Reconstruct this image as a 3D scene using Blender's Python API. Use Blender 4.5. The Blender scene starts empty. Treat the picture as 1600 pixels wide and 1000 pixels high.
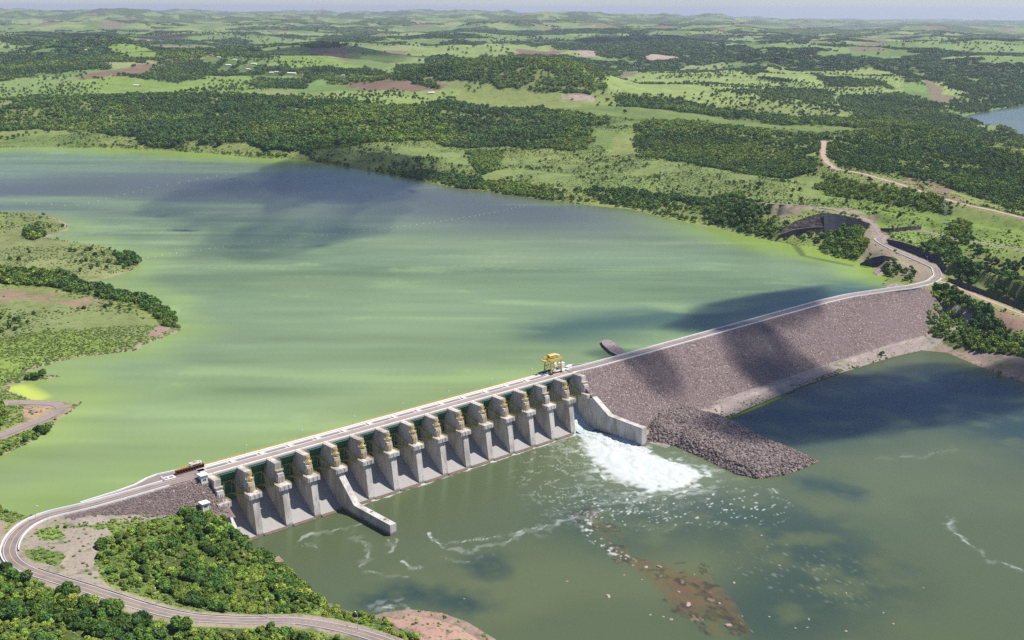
import bpy, math, random
import numpy as np
from mathutils import Vector, Matrix
random.seed(7); RNG = np.random.default_rng(11)
C = bpy.context.scene.collection
sc = bpy.context.scene

# ------------------------------------------------------------------ camera, world, sun, exposure
CAM = dict(f=1817.45, pitch=.2618, roll=.0042, yaw=.8413, x=-347.72, y=-654.65, z=343.85)
CP = np.array([CAM['x'], CAM['y'], CAM['z']])
_cy, _sy = math.cos(CAM['yaw']), math.sin(CAM['yaw']); _cp, _sp = math.cos(CAM['pitch']), math.sin(CAM['pitch'])
FW = np.array([_cy*_cp, _sy*_cp, -_sp]); RT = np.array([_sy, -_cy, 0.]); UP = np.array([_cy*_sp, _sy*_sp, _cp]); _rt = RT
RT, UP = RT*math.cos(CAM['roll'])+UP*math.sin(CAM['roll']), UP*math.cos(CAM['roll'])-RT*math.sin(CAM['roll'])
cd = bpy.data.cameras.new('camera'); cam = bpy.data.objects.new('camera', cd); C.objects.link(cam)
cd.sensor_width = 36; cd.lens = 36*CAM['f']/1600; cd.clip_start = 5; cd.clip_end = 120000
cam.matrix_world = Matrix(((RT[0], UP[0], -FW[0], CP[0]), (RT[1], UP[1], -FW[1], CP[1]), (RT[2], UP[2], -FW[2], CP[2]), (0, 0, 0, 1)))
sc.camera = cam
SUN = np.array([.43, -.36, 1.]); SUNN = SUN/np.linalg.norm(SUN)
EL = math.asin(SUNN[2])
w = bpy.data.worlds.new('World'); sc.world = w; w.use_nodes = True
nt = w.node_tree; bg = nt.nodes['Background']; sky = nt.nodes.new('ShaderNodeTexSky'); sky.sky_type = 'NISHITA'
sky.sun_disc = False; sky.sun_elevation = EL; sky.sun_rotation = math.atan2(SUN[0], SUN[1])
sky.air_density = 1.0; sky.dust_density = .05; sky.ozone_density = 4.5; sky.altitude = 300
tint = nt.nodes.new('ShaderNodeMix'); tint.data_type = 'RGBA'; tint.blend_type = 'MULTIPLY'; tint.inputs[0].default_value = 1; tint.inputs[7].default_value = (.86, .93, 1.18, 1)
nt.links.new(sky.outputs[0], tint.inputs[6]); nt.links.new(tint.outputs[2], bg.inputs[0]); bg.inputs[1].default_value = .074
sl = bpy.data.lights.new('sun', 'SUN'); sl.energy = 4.9; sl.angle = math.radians(.53); sl.color = (1, .955, .88)
so = bpy.data.objects.new('sun', sl); C.objects.link(so); so.rotation_euler = Vector(SUN).to_track_quat('Z', 'Y').to_euler()
sc.view_settings.view_transform = 'Standard'; sc.view_settings.look = 'None'; sc.view_settings.gamma = 1
sc.view_settings.exposure = .43
cy = sc.cycles; cy.max_bounces = 5; cy.diffuse_bounces = 2; cy.glossy_bounces = 2; cy.transmission_bounces = 2; cy.volume_bounces = 0
cy.transparent_max_bounces = 6; cy.use_denoising = False; cy.caustics_reflective = False; cy.caustics_refractive = False
try: cy.volume_max_steps = 64
except Exception: pass

# ------------------------------------------------------------------ helpers
def at(u, v, z=0.):                        # the point of height z seen at (u, v) of the 1600 x 1000 photograph
    d = FW + RT*(u-800)/CAM['f'] - UP*(v-500)/CAM['f']; t = (z-CP[2])/d[2]
    return CP + d*t
def line(pts, z=None):                     # photograph points (u, v[, z]) -> ground points
    return np.array([at(p[0], p[1], p[2] if len(p) > 2 else z) for p in pts])
def _hash(ix, iy, s):
    h = (ix.astype(np.int64)*374761393 + iy.astype(np.int64)*668265263 + s*1442695041) & 0xffffffff
    h = ((h ^ (h >> 13))*1274126177) & 0xffffffff
    h = ((h ^ (h >> 16))*2246822519) & 0xffffffff
    return ((h ^ (h >> 15)) & 0xffffff)/float(0xffffff)
def vnoise(x, y, s=0):
    ix = np.floor(x); iy = np.floor(y); fx = x-ix; fy = y-iy; fx = fx*fx*(3-2*fx); fy = fy*fy*(3-2*fy)
    a = _hash(ix, iy, s); b = _hash(ix+1, iy, s); c = _hash(ix, iy+1, s); d = _hash(ix+1, iy+1, s)
    return a+(b-a)*fx+(c-a)*fy+(a-b-c+d)*fx*fy
def fbm(x, y, wl, octs=4, s=0, gain=.5):
    t = 0; amp = 1.; tot = 0; k = 1./wl
    for o in range(octs):
        c_, s_ = math.cos(.5+o*1.1), math.sin(.5+o*1.1)
        t = t + amp*vnoise((x*c_-y*s_)*k, (x*s_+y*c_)*k, s*17+o); tot += amp; amp *= gain; k *= 2.03
    return t/tot                           # 0..1
def sstep(a, b, x): t = np.clip((x-a)/(b-a), 0, 1); return t*t*(3-2*t)
def seg_dist(x, y, L):                     # distance to polyline and z of nearest point
    best = np.full(x.shape, 1e18); bz = np.zeros(x.shape)
    for i in range(len(L)-1):
        ax, ay = L[i][:2]; bx, by = L[i+1][:2]; dx, dy = bx-ax, by-ay; q = dx*dx+dy*dy+1e-9
        t = np.clip(((x-ax)*dx+(y-ay)*dy)/q, 0, 1); px = x-ax-t*dx; py = y-ay-t*dy; d = px*px+py*py
        m = d < best; best = np.where(m, d, best)
        if L.shape[1] > 2: bz = np.where(m, L[i][2]+t*(L[i+1][2]-L[i][2]), bz)
    return np.sqrt(best), bz
def inpoly(x, y, P):
    r = np.zeros(x.shape, bool); n = len(P); j = n-1
    for i in range(n):
        xi, yi = P[i][0], P[i][1]; xj, yj = P[j][0], P[j][1]
        if yi != yj: r ^= ((yi > y) != (yj > y)) & (x < (xj-xi)*(y-yi)/(yj-yi)+xi)
        j = i
    return r
def tag(o, label=None, cat=None, group=None, kind=None):
    if label: o['label'] = label
    if cat: o['category'] = cat
    if group: o['group'] = group
    if kind: o['kind'] = kind
    return o
def empty(name, loc=(0, 0, 0), rz=0):
    o = bpy.data.objects.new(name, None); C.objects.link(o); o.location = loc; o.rotation_euler = (0, 0, rz); o.empty_display_size = 1
    return o
class MB:
    def __init__(s): s.v = []; s.f = []
    def add(s, v, f): n = len(s.v); s.v += [tuple(map(float, p)) for p in v]; s.f += [tuple(i+n for i in q) for q in f]; return s
    def box(s, x0, x1, y0, y1, z0, z1):
        return s.add([(x0, y0, z0), (x1, y0, z0), (x1, y1, z0), (x0, y1, z0), (x0, y0, z1), (x1, y0, z1), (x1, y1, z1), (x0, y1, z1)],
                     [(3, 2, 1, 0), (4, 5, 6, 7), (0, 1, 5, 4), (1, 2, 6, 5), (2, 3, 7, 6), (3, 0, 4, 7)])
    def prof(s, x0, x1, P):                # (y, z) outline extruded along x
        n = len(P); a = sum(P[i][0]*P[(i+1) % n][1]-P[(i+1) % n][0]*P[i][1] for i in range(n))
        if a < 0: P = P[::-1]
        v = [(x0, y, z) for y, z in P]+[(x1, y, z) for y, z in P]
        return s.add(v, [tuple(range(n))[::-1], tuple(range(n, 2*n))]+[(i, (i+1) % n, n+(i+1) % n, n+i) for i in range(n)])
    def bar(s, a, b, w=.1, h=None):
        a = Vector(a); b = Vector(b); d = (b-a); h = h or w
        if d.length < 1e-6: return s
        d.normalize(); u = d.cross(Vector((0, 0, 1)))
        if u.length < .01: u = Vector((1, 0, 0))
        u.normalize(); v = u.cross(d); u *= w/2; v *= h/2
        P = [a-u-v, a+u-v, a+u+v, a-u+v, b-u-v, b+u-v, b+u+v, b-u+v]
        return s.add(P, [(0, 1, 2, 3), (7, 6, 5, 4), (4, 5, 1, 0), (5, 6, 2, 1), (6, 7, 3, 2), (7, 4, 0, 3)])
    def cyl(s, a, b, r0, r1=None, n=8):
        a = Vector(a); b = Vector(b); r1 = r0 if r1 is None else r1; d = (b-a).normalized(); u = d.cross(Vector((0, 0, 1)))
        if u.length < .01: u = Vector((1, 0, 0))
        u.normalize(); v = d.cross(u); P = []
        for c, r in ((a, r0), (b, r1)):
            for k in range(n): t = 2*math.pi*k/n; P.append(c+u*r*math.cos(t)+v*r*math.sin(t))
        return s.add(P, [(k, (k+1) % n, n+(k+1) % n, n+k) for k in range(n)]+[tuple(range(n))[::-1], tuple(range(n, 2*n))])
    def ribbon(s, L, w0, w1, dz=0.):       # flat strip between offsets w0 < w1 to the left of a line
        L = np.asarray(L); n = len(L); T = np.gradient(L[:, :2], axis=0); T /= np.linalg.norm(T, axis=1)[:, None]+1e-9
        N = np.stack([-T[:, 1], T[:, 0]], 1); v = []
        for i in range(n):
            v.append((*(L[i, :2]+N[i]*w0), L[i, 2]+dz)); v.append((*(L[i, :2]+N[i]*w1), L[i, 2]+dz))
        return s.add(v, [(2*i, 2*i+2, 2*i+3, 2*i+1) for i in range(n-1)])
    def build(s, name, mat, parent=None, smooth=False, loc=None):
        m = bpy.data.meshes.new(name); m.from_pydata(s.v, [], s.f); m.materials.append(mat); m.update()
        if smooth: m.polygons.foreach_set('use_smooth', [True]*len(m.polygons))
        o = bpy.data.objects.new(name, m); C.objects.link(o)
        if parent: o.parent = parent
        if loc is not None: o.location = loc
        return o
def npmesh(name, V, F, mat, attrs=None, smooth=True, link=True):   # V n x 3, F m x 4 (or 3)
    V = np.ascontiguousarray(V, np.float32); F = np.ascontiguousarray(F, np.int32); k = F.shape[1]
    m = bpy.data.meshes.new(name); m.vertices.add(len(V)); m.vertices.foreach_set('co', V.ravel())
    m.loops.add(F.size); m.loops.foreach_set('vertex_index', F.ravel()); m.polygons.add(len(F))
    m.polygons.foreach_set('loop_start', np.arange(0, F.size, k, dtype=np.int32))
    try: m.polygons.foreach_set('loop_total', np.full(len(F), k, np.int32))
    except Exception: pass
    m.polygons.foreach_set('use_smooth', np.full(len(F), smooth)); m.update(calc_edges=True)
    for a, val in (attrs or {}).items():
        if val.ndim == 2:
            at_ = m.color_attributes.new(a, 'FLOAT_COLOR', 'POINT'); c4 = np.ones((len(V), 4), np.float32); c4[:, :3] = val; at_.data.foreach_set('color', c4.ravel())
        else: at_ = m.attributes.new(a, 'FLOAT', 'POINT'); at_.data.foreach_set('value', val.astype(np.float32))
    if mat: m.materials.append(mat)
    o = bpy.data.objects.new(name, m)
    if link: C.objects.link(o)
    return o
def gridfaces(nr, nc):
    i = np.arange(nr-1)[:, None]*nc+np.arange(nc-1)[None]
    return np.stack([i, i+1, i+nc+1, i+nc], -1).reshape(-1, 4)
def resample(L, step):
    L = np.asarray(L, float); d = np.r_[0, np.cumsum(np.linalg.norm(np.diff(L[:, :2], axis=0), axis=1))]
    t = np.linspace(0, d[-1], max(2, int(d[-1]/step)+1))
    return np.stack([np.interp(t, d, L[:, k]) for k in range(L.shape[1])], 1)
def smooth_line(L, step, n=2):
    L = resample(L, step); k = max(1, n)
    for _ in range(k):
        M = L.copy(); M[1:-1] = (L[:-2]+2*L[1:-1]+L[2:])/4; L = M
    return L

# ------------------------------------------------------------------ materials
def mat(name, col, rough=.9, spec=.3, noise=(), bump=None, metal=0, attr=None, rnd=0, vor=None, extra=None):
    """noise: (scale in 1/m, [stretch xyz], colour at low, strength) layers; bump: (scale, strength, distance)"""
    m = bpy.data.materials.new(name); m.use_nodes = True; N = m.node_tree.nodes; Lk = m.node_tree.links
    b = N['Principled BSDF']; b.inputs['Roughness'].default_value = rough; b.inputs['Metallic'].default_value = metal
    b.inputs['Specular IOR Level'].default_value = spec
    tc = N.new('ShaderNodeTexCoord'); geo = N.new('ShaderNodeNewGeometry'); pos = geo.outputs['Position'] if not extra == 'obj' else tc.outputs['Object']
    if attr: a = N.new('ShaderNodeAttribute'); a.attribute_name = attr; cur = a.outputs['Color']
    else: a = N.new('ShaderNodeRGB'); a.outputs[0].default_value = (*col, 1); cur = a.outputs[0]
    def mixc(fac, A, B, mode='MIX'):
        x = N.new('ShaderNodeMix'); x.data_type = 'RGBA'; x.blend_type = mode
        if isinstance(fac, float): x.inputs[0].default_value = fac
        else: Lk.new(fac, x.inputs[0])
        for k, s in ((6, A), (7, B)):
            if isinstance(s, tuple): x.inputs[k].default_value = (*s, 1)
            else: Lk.new(s, x.inputs[k])
        return x.outputs[2]
    def ramp(val, a0, a1):
        r = N.new('ShaderNodeMapRange'); r.inputs[1].default_value = a0; r.inputs[2].default_value = a1; r.interpolation_type = 'SMOOTHSTEP'; Lk.new(val, r.inputs[0]); return r.outputs[0]
    def nz(scale, st=(1, 1, 1), det=3):
        mp = N.new('ShaderNodeMapping'); mp.inputs['Scale'].default_value = [scale*k for k in st]; Lk.new(pos, mp.inputs[0])
        t = N.new('ShaderNodeTexNoise'); t.inputs['Scale'].default_value = 1; t.inputs['Detail'].default_value = det; t.inputs['Roughness'].default_value = .6; Lk.new(mp.outputs[0], t.inputs[0]); return t.outputs[0]
    if vor:                                # (scale, colour dark, colour light, amount)
        v = N.new('ShaderNodeTexVoronoi'); v.inputs['Scale'].default_value = vor[0]; Lk.new(pos, v.inputs[0])
        sep = N.new('ShaderNodeSeparateColor'); Lk.new(v.outputs['Color'], sep.inputs[0])
        cc = mixc(sep.outputs[0], vor[1], vor[2]); lt = ramp(sep.outputs[1], .93, .97); cc = mixc(lt, cc, vor[4] if len(vor) > 4 else (.5, .47, .44)); cur = mixc(vor[3], cur, cc)
    for (s_, st, c_, lo, hi, amt) in noise:
        f = ramp(nz(s_, st), lo, hi); k = N.new('ShaderNodeMath'); k.operation = 'MULTIPLY'; k.inputs[1].default_value = amt; Lk.new(f, k.inputs[0])
        cur = mixc(k.outputs[0], cur, c_)
    if extra == 'joint':                   # pour joints every 2.6 m of height and rain streaks under them
        sx = N.new('ShaderNodeSeparateXYZ'); Lk.new(geo.outputs['Position'], sx.inputs[0]); d_ = N.new('ShaderNodeMath'); d_.operation = 'DIVIDE'; d_.inputs[1].default_value = 2.6; Lk.new(sx.outputs[2], d_.inputs[0])
        f_ = N.new('ShaderNodeMath'); f_.operation = 'FRACT'; Lk.new(d_.outputs[0], f_.inputs[0]); l_ = ramp(f_.outputs[0], .9, .97); n_ = ramp(nz(1.1, (1, 1, .1)), .45, .6); mm = N.new('ShaderNodeMath'); mm.operation = 'MULTIPLY'; Lk.new(l_, mm.inputs[0]); Lk.new(n_, mm.inputs[1])
        m3 = N.new('ShaderNodeMath'); m3.operation = 'MULTIPLY'; m3.inputs[1].default_value = .6; Lk.new(mm.outputs[0], m3.inputs[0]); cur = mixc(m3.outputs[0], cur, (.16, .14, .12)); z_ = N.new('ShaderNodeMath'); z_.operation = 'MULTIPLY_ADD'; z_.inputs[1].default_value = 3.; Lk.new(nz(.6), z_.inputs[0]); Lk.new(sx.outputs[2], z_.inputs[2]); w4 = N.new('ShaderNodeMath'); w4.operation = 'MULTIPLY'; w4.inputs[1].default_value = -.75; Lk.new(ramp(z_.outputs[0], 2.6, 4.4), w4.inputs[0]); w5 = N.new('ShaderNodeMath'); w5.operation = 'ADD'; w5.inputs[1].default_value = .75; Lk.new(w4.outputs[0], w5.inputs[0]); cur = mixc(w5.outputs[0], cur, (.1, .085, .065))
    if rnd:
        oi = N.new('ShaderNodeObjectInfo'); h = N.new('ShaderNodeHueSaturation')
        def mr(a0, a1, src):
            r = N.new('ShaderNodeMapRange'); r.inputs[3].default_value = a0; r.inputs[4].default_value = a1; Lk.new(src, r.inputs[0]); return r.outputs[0]
        Lk.new(mr(1-rnd, 1+rnd, oi.outputs['Random']), h.inputs['Value'])
        w_ = N.new('ShaderNodeTexWhiteNoise'); w_.noise_dimensions = '1D'; Lk.new(oi.outputs['Random'], w_.inputs['W'])
        Lk.new(mr(.488, .53, w_.outputs[0]), h.inputs['Hue']); Lk.new(cur, h.inputs['Color']); cur = h.outputs[0]
    Lk.new(cur, b.inputs['Base Color'])
    if bump:
        bn = N.new('ShaderNodeBump'); bn.inputs['Strength'].default_value = bump[1]; bn.inputs['Distance'].default_value = bump[2]
        Lk.new(nz(bump[0], bump[3] if len(bump) > 3 else (1, 1, 1), 4), bn.inputs['Height']); Lk.new(bn.outputs[0], b.inputs['Normal'])
    return m
M = {}
M['concrete'] = mat('weathered_concrete', (.55, .51, .465), .85, .2, [(.12, (1, 1, .25), (.25, .22, .185), .42, .68, .7), (.9, (1, 1, .1), (.17, .15, .125), .54, .7, .65), (3, (1, 1, 1), (.55, .52, .48), .5, .8, .3)], (2, .3, .1), extra='joint')
M['chute'] = mat('chute_concrete', (.31, .295, .28), .8, .25, [(.5, (2.2, .08, .08), (.25, .2, .16), .5, .7, .6), (.2, (1, 1, 1), (.3, .29, .28), .4, .7, .5)], (2, .3, .1))
M['deckc'] = mat('pale_deck_concrete', (.42, .385, .345), .85, .2, [(.3, (1, 1, 1), (.38, .34, .3), .45, .75, .6), (2, (1, 1, 1), (.3, .27, .24), .6, .8, .4)])
M['sill'] = mat('rusty_wet_sill', (.13, .085, .055), .7, .4, [(.4, (1, 1, 1), (.07, .05, .035), .4, .7, .7)])
M['road'] = mat('reddish_asphalt', (.33, .25, .215), .9, .2, [(.12, (1, 1, 1), (.21, .17, .145), .4, .7, .6), (1.5, (1, 1, 1), (.36, .3, .26), .55, .8, .3)])
M['asph'] = mat('grey_asphalt', (.235, .19, .172), .9, .2, [(.1, (1, 1, 1), (.14, .12, .115), .4, .7, .6), (1.5, (1, 1, 1), (.27, .23, .21), .6, .8, .3)])
M['dirt'] = mat('pink_dirt', (.42, .29, .225), .95, .1, [(.05, (1, 1, 1), (.3, .22, .17), .4, .7, .7), (.6, (1, 1, 1), (.5, .4, .33), .5, .8, .4)])
M['white'] = mat('white_paint', (.72, .71, .68), .7, .3, [(.6, (1, 1, 1), (.45, .42, .38), .55, .8, .5)])
M['yline'] = mat('yellow_marking', (.6, .42, .13), .8, .2, [(.8, (1, 1, 1), (.3, .24, .17), .5, .7, .6)])
M['yellow'] = mat('yellow_paint', (.62, .43, .09), .5, .4, [(.8, (1, 1, 1), (.5, .36, .12), .5, .8, .5)])
M['green'] = mat('green_gate_paint', (.04, .16, .085), .5, .4, [(.5, (1, 1, .2), (.07, .2, .1), .45, .75, .6), (2, (1, 1, .3), (.08, .08, .045), .6, .8, .5)])
M['olive'] = mat('olive_gate_steel', (.3, .31, .08), .55, .4, [(1, (1, 1, 1), (.08, .08, .03), .5, .8, .5)])
M['teal'] = mat('teal_steel', (.10, .26, .22), .5, .4)
M['rust'] = mat('rust_red_steel', (.13, .048, .03), .8, .3, [(1.2, (1, 1, 1), (.24, .1, .06), .5, .8, .6)])
M['dark'] = mat('dark_steel', (.03, .03, .03), .7, .3)
M['grate'] = mat('steel_grating', (.2, .19, .19), .7, .3, [(1.5, (1, 1, 1), (.12, .11, .11), .45, .7, .6)])
M['galv'] = mat('galvanised_steel', (.5, .5, .5), .5, .5)
M['rock'] = mat('rockfill', (.19, .145, .135), .95, .1, [(.02, (1, 1, 1), (.16, .125, .13), .4, .7, .5)], (.7, .8, .5), vor=(1.5, (.105, .077, .072), (.225, .168, .158), .85, (.5, .45, .43)))
M['boulder'] = mat('basalt_boulder', (.18, .138, .128), .9, .15, [(.8, (1, 1, 1), (.17, .13, .12), .45, .7, .5), (.4, (1, 1, 1), (.38, .32, .3), .62, .82, .5)], (2, .5, .2), rnd=.4)
M['riverrock'] = mat('river_rock', (.36, .27, .23), .8, .3, [(.7, (1, 1, 1), (.12, .09, .07), .45, .7, .6), (1.5, (1, 1, 1), (.6, .56, .52), .58, .75, .6)], (2, .6, .2))
M['gravel'] = mat('gravel', (.27, .215, .2), .95, .1, [(.08, (1, 1, 1), (.2, .165, .14), .4, .7, .6), (1.2, (1, 1, 1), (.45, .4, .37), .5, .8, .5)], (1.5, .5, .2))
M['cliff'] = mat('dark_cut_rock', (.06, .05, .052), .9, .2, [(.3, (1, 1, .15), (.18, .13, .11), .45, .7, .7), (1, (1, 1, .3), (.03, .028, .03), .5, .7, .7)], (.6, .9, .6))
M['shot'] = mat('shotcrete', (.04, .045, .06), .85, .2, [(.3, (1, 1, .1), (.085, .088, .1), .5, .75, .6)], (.8, .4, .2))
M['roofw'] = mat('pale_roof', (.74, .73, .7), .7, .3)
M['wallw'] = mat('white_render', (.62, .6, .55), .85, .2, [(.8, (1, 1, .3), (.42, .39, .34), .5, .8, .5)])
M['roofr'] = mat('red_roof', (.4, .13, .07), .8, .2)
M['glass'] = mat('dark_glass', (.02, .025, .03), .1, .6)
M['bark'] = mat('bark', (.12, .09, .065), .9, .1)
def leafmat(name, a, b, c):
    m = mat(name, a, .75, .12, [(.35, (1, 1, 1), b, .42, .62, .8), (1.1, (1, 1, 1), c, .5, .72, .6)], None, rnd=.42, extra=None); return m
M['leaf'] = leafmat('foliage', (.125, .20, .036), (.07, .13, .026), (.2, .28, .055))
M['leafl'] = leafmat('light_foliage', (.27, .34, .055), (.16, .225, .04), (.38, .42, .09))
M['leafx'] = leafmat('scrub_foliage', (.2, .265, .07), (.13, .19, .05), (.28, .33, .1))
M['leafd'] = leafmat('dark_foliage', (.075, .14, .036), (.045, .09, .025), (.125, .2, .05))
M['ground'] = mat('ground_cover', (1, 1, 1), .95, .08, [(.03, (1, 1, 1), (.09, .13, .03), .5, .68, .4), (.11, (1, 1, 1), (.045, .075, .018), .54, .68, .5), (.45, (1, 1, 1), (.05, .08, .022), .52, .7, .45), (.25, (1, 1, 1), (.3, .33, .12), .6, .75, .35), (1.4, (1, 1, 1), (.3, .32, .13), .6, .8, .25)], (.5, .6, 1.), attr='Col')
def watermat(name, rough, bscale, bdist, spec=.13):
    m = mat(name, (1, 1, 1), rough, spec, [(.004, (1, .25, 1), (.085, .13, .075), .5, .75, .10)], (bscale, .45, bdist, (1, 1, 1)), attr='Col')
    N = m.node_tree.nodes; L = m.node_tree.links; a = N.new('ShaderNodeAttribute'); a.attribute_name = 'foam'
    r = N.new('ShaderNodeMapRange'); r.inputs[3].default_value = rough; r.inputs[4].default_value = .9; L.new(a.outputs['Fac'], r.inputs[0]); L.new(r.outputs[0], N['Principled BSDF'].inputs['Roughness'])
    return m
M['reservoir'] = watermat('algae_water', .22, .22, .28, .06)
M['river'] = watermat('river_water', .16, .35, .3)
def foammat():
    m = mat('white_water', (.56, .585, .58), .8, .3, [(.16, (1, .35, 1), (.27, .35, .35), .48, .66, .65), (.7, (1, .5, 1), (.36, .44, .44), .5, .7, .5)], (.8, 1., .9)); return m
M['foam'] = foammat()
M['sheetw'] = mat('water_sheet', (.33, .42, .46), .35, .5, [(.7, (3, .12, .12), (.6, .68, .7), .5, .72, .7)], (1.2, .4, .2))

# ------------------------------------------------------------------ the lie of the land: known lines, seen in the photograph, at their heights
ZR = 40.4
far_shore = [(1400, 441), (1375, 425), (1340, 410), (1300, 401), (1280, 393), (1285, 386), (1245, 384), (1212, 377), (1185, 373), (1140, 362), (1090, 352), (1040, 341), (985, 327), (930, 322), (870, 315), (800, 305), (750, 298), (700, 292), (660, 283), (600, 272), (540, 262), (470, 249), (400, 247), (330, 240), (250, 235), (150, 231), (60, 230), (0, 231), (-120, 232), (-600, 236)]
left_shore = [(-600, 336), (-120, 334), (0, 333), (40, 333), (80, 338), (104, 349), (108, 358), (90, 366), (72, 371), (100, 376), (150, 382), (185, 394), (212, 400), (222, 411), (204, 424), (175, 433), (150, 438), (133, 441), (160, 446), (185, 452), (215, 462), (250, 474), (274, 495), (283, 517), (262, 525), (228, 537), (213, 548), (170, 553), (120, 558), (60, 574), (42, 582), (70, 586), (96, 588), (70, 593), (40, 596), (18, 600), (14, 612), (48, 624), (90, 627), (128, 629), (110, 645), (90, 656), (70, 680), (30, 700), (0, 713), (-80, 735), (-300, 765)]
near_left = [(-300, 803), (-60, 798), (0, 794), (30, 804), (52, 809)]
FS = line(far_shore, ZR); LS = line(left_shore, ZR); NL = line(near_left, ZR)
dam_up = np.array([(-118, 26, ZR), (-99, 27.5, ZR), (-73, 30, ZR), (-42, 38, ZR), (-30, 35.6, ZR), (324, 35.6, ZR), (341, 30, ZR), (403, 27, ZR), (600, 27, ZR), (716, 26, ZR), (770, 20, ZR), (812, 11, ZR)])
RES = np.vstack([FS, LS, NL, dam_up])
river_left = line([(395, 832), (412, 846), (430, 862), (450, 885), (478, 916), (500, 935), (528, 951), (560, 960), (585, 962), (600, 957), (640, 952), (690, 958), (730, 972), (775, 1000), (850, 1060), (960, 1160)], 0)
river_right = line([(1400, 556), (1440, 547), (1480, 551), (1520, 568), (1560, 585), (1600, 597), (1680, 622), (1800, 640)], 0)
toe_water = line([(1010, 690), (1040, 700), (1130, 657), (1160, 641), (1200, 625), (1250, 604), (1300, 587), (1350, 571), (1400, 556)], 0)
RIV = np.vstack([[(-22, -9, 0)], river_left[2:], [(160, -640, 0), (400, -900, 0), (2200, -900, 0), (1500, -500, 0), (1000, -330, 0)], river_right[::-1], toe_water[::-1], [(327, -60, 0), (327, -9, 0)]])
FARR = line([(1500, 183), (1530, 176), (1570, 169), (1605, 163), (1720, 150), (1800, 150), (1800, 250), (1690, 245), (1600, 217), (1562, 196), (1540, 197)], 0)
road_left = np.vstack([[(-25, 20, 43.4), (-45, 21, 43.4), (-75, 20, 43.4), (-100, 20, 43.4)], line([(70, 806, 43.4), (42, 819, 43.4), (22, 838, 43.3), (13, 860, 43), (20, 877, 42.5), (45, 892, 42), (90, 906, 41), (140, 921, 40), (200, 941, 37.5), (250, 956, 34), (300, 966, 31), (380, 970, 26), (460, 969, 20), (510, 976, 16), (560, 988, 13.5), (610, 1004, 12), (700, 1040, 10)])])
road_right = np.vstack([[(640, 20, 43.4), (700, 20, 43.4), (745, 16.5, 43.4), (775, 9, 43.4), (806, 2, 43.4), (832, -6, 43.4)], line([(1455, 441, 43.4), (1467, 432, 44), (1463, 419, 45.5), (1432, 405, 48), (1403, 393, 50), (1382, 382, 51.5), (1372, 375, 52), (1380, 368, 52.5)])])
gravel_road = line([(1376, 372, 52.3), (1371, 360, 53.5), (1364, 350, 57), (1347, 341, 62), (1322, 333, 69), (1295, 326, 75), (1240, 320, 77), (1180, 317, 74)])
dirt_road = line([(1287, 220, 88), (1287, 232, 88), (1286, 243, 87), (1292, 254, 86), (1305, 264, 85), (1345, 271, 83), (1400, 286, 82), (1450, 303, 80), (1500, 318, 78), (1560, 331, 76), (1600, 341, 75), (1700, 365, 72)])
track_r = line([(1462, 437, 43.3), (1480, 443, 42), (1505, 453, 39), (1535, 466, 36), (1570, 480, 32), (1610, 496, 28), (1700, 530, 20)])
track_u = line([(1385, 360, 54), (1430, 358, 57), (1462, 366, 58), (1500, 375, 58), (1550, 382, 59), (1600, 390, 60), (1700, 400, 60)])
track_l = line([(-60, 690, 42), (0, 682, 42), (40, 666, 41.8), (80, 650, 41.6), (98, 638, 41.5), (85, 631, 41.5), (50, 630, 41.6), (15, 629, 42)])
berm = line([(100, 818, 42), (135, 828, 41), (190, 822, 37), (250, 812, 32.5), (300, 802, 29), (335, 795, 27)])
BREAK = [FS, LS, NL, river_left, river_right, toe_water, road_left, road_right, gravel_road, dirt_road, track_r, track_u, track_l, berm,
    FARR[[0, 1, 2, 3, 4]], FARR[[7, 8, 9, 10, 0]],
    line([(-600, 165, 98), (0, 158, 98), (300, 150, 100), (600, 160, 98), (760, 168, 92), (900, 172, 88)]),
    line([(-300, 205, 62), (100, 205, 60), (400, 225, 58), (600, 238, 57), (800, 262, 56), (950, 285, 54)]),
    line([(1000, 200, 86), (1120, 205, 88), (1250, 215, 84), (1420, 205, 66)]),
    line([(1000, 300, 50), (1130, 320, 53)]), line([(1050, 250, 68), (1220, 285, 78)]), line([(1190, 325, 70), (1210, 340, 58)]), line([(1380, 330, 72), (1480, 345, 68)]),
    line([(1490, 405, 60), (1560, 430, 58), (1700, 460, 56)]), line([(1500, 350, 67), (1650, 370, 68)]),
    line([(-300, 400, 48), (40, 350, 44), (60, 400, 46), (150, 405, 44)]), line([(-200, 460, 56), (0, 480, 51), (120, 490, 48), (230, 500, 44)]), line([(-200, 560, 50), (0, 540, 45)]), line([(-150, 640, 48), (0, 660, 43.2)]),
    line([(60, 870, 42.5), (120, 850, 42.5), (150, 880, 40)]), line([(220, 850, 36), (300, 830, 30), (360, 860, 20)]), line([(300, 910, 30), (400, 910, 19), (470, 940, 12)]),
    line([(-100, 960, 45), (60, 1000, 39), (250, 1030, 29), (420, 1040, 21)]), line([(-100, 850, 47), (-200, 900, 52)]),
    line([(640, 975, 3.2), (700, 985, 3.2), (740, 1010, 3)]), line([(600, 975, 4.5), (640, 1010, 4)]),
    line([(1460, 470, 30), (1480, 500, 15), (1540, 530, 9), (1620, 560, 7)]),
    np.array([(330, -36, 3.), (420, -37, 3.5), (600, -37, 4), (745, -40, 5), (790, -50, 7)]),
    np.array([(-25, 14, 41.), (-25, 2, 28), (-14, -10, 16), (-6, -22, 4)]), np.array([(-120, 300., 43), (-160, 40, 44.)]), np.array([(900., 60, 50), (1000, 120, 56)])]
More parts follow.
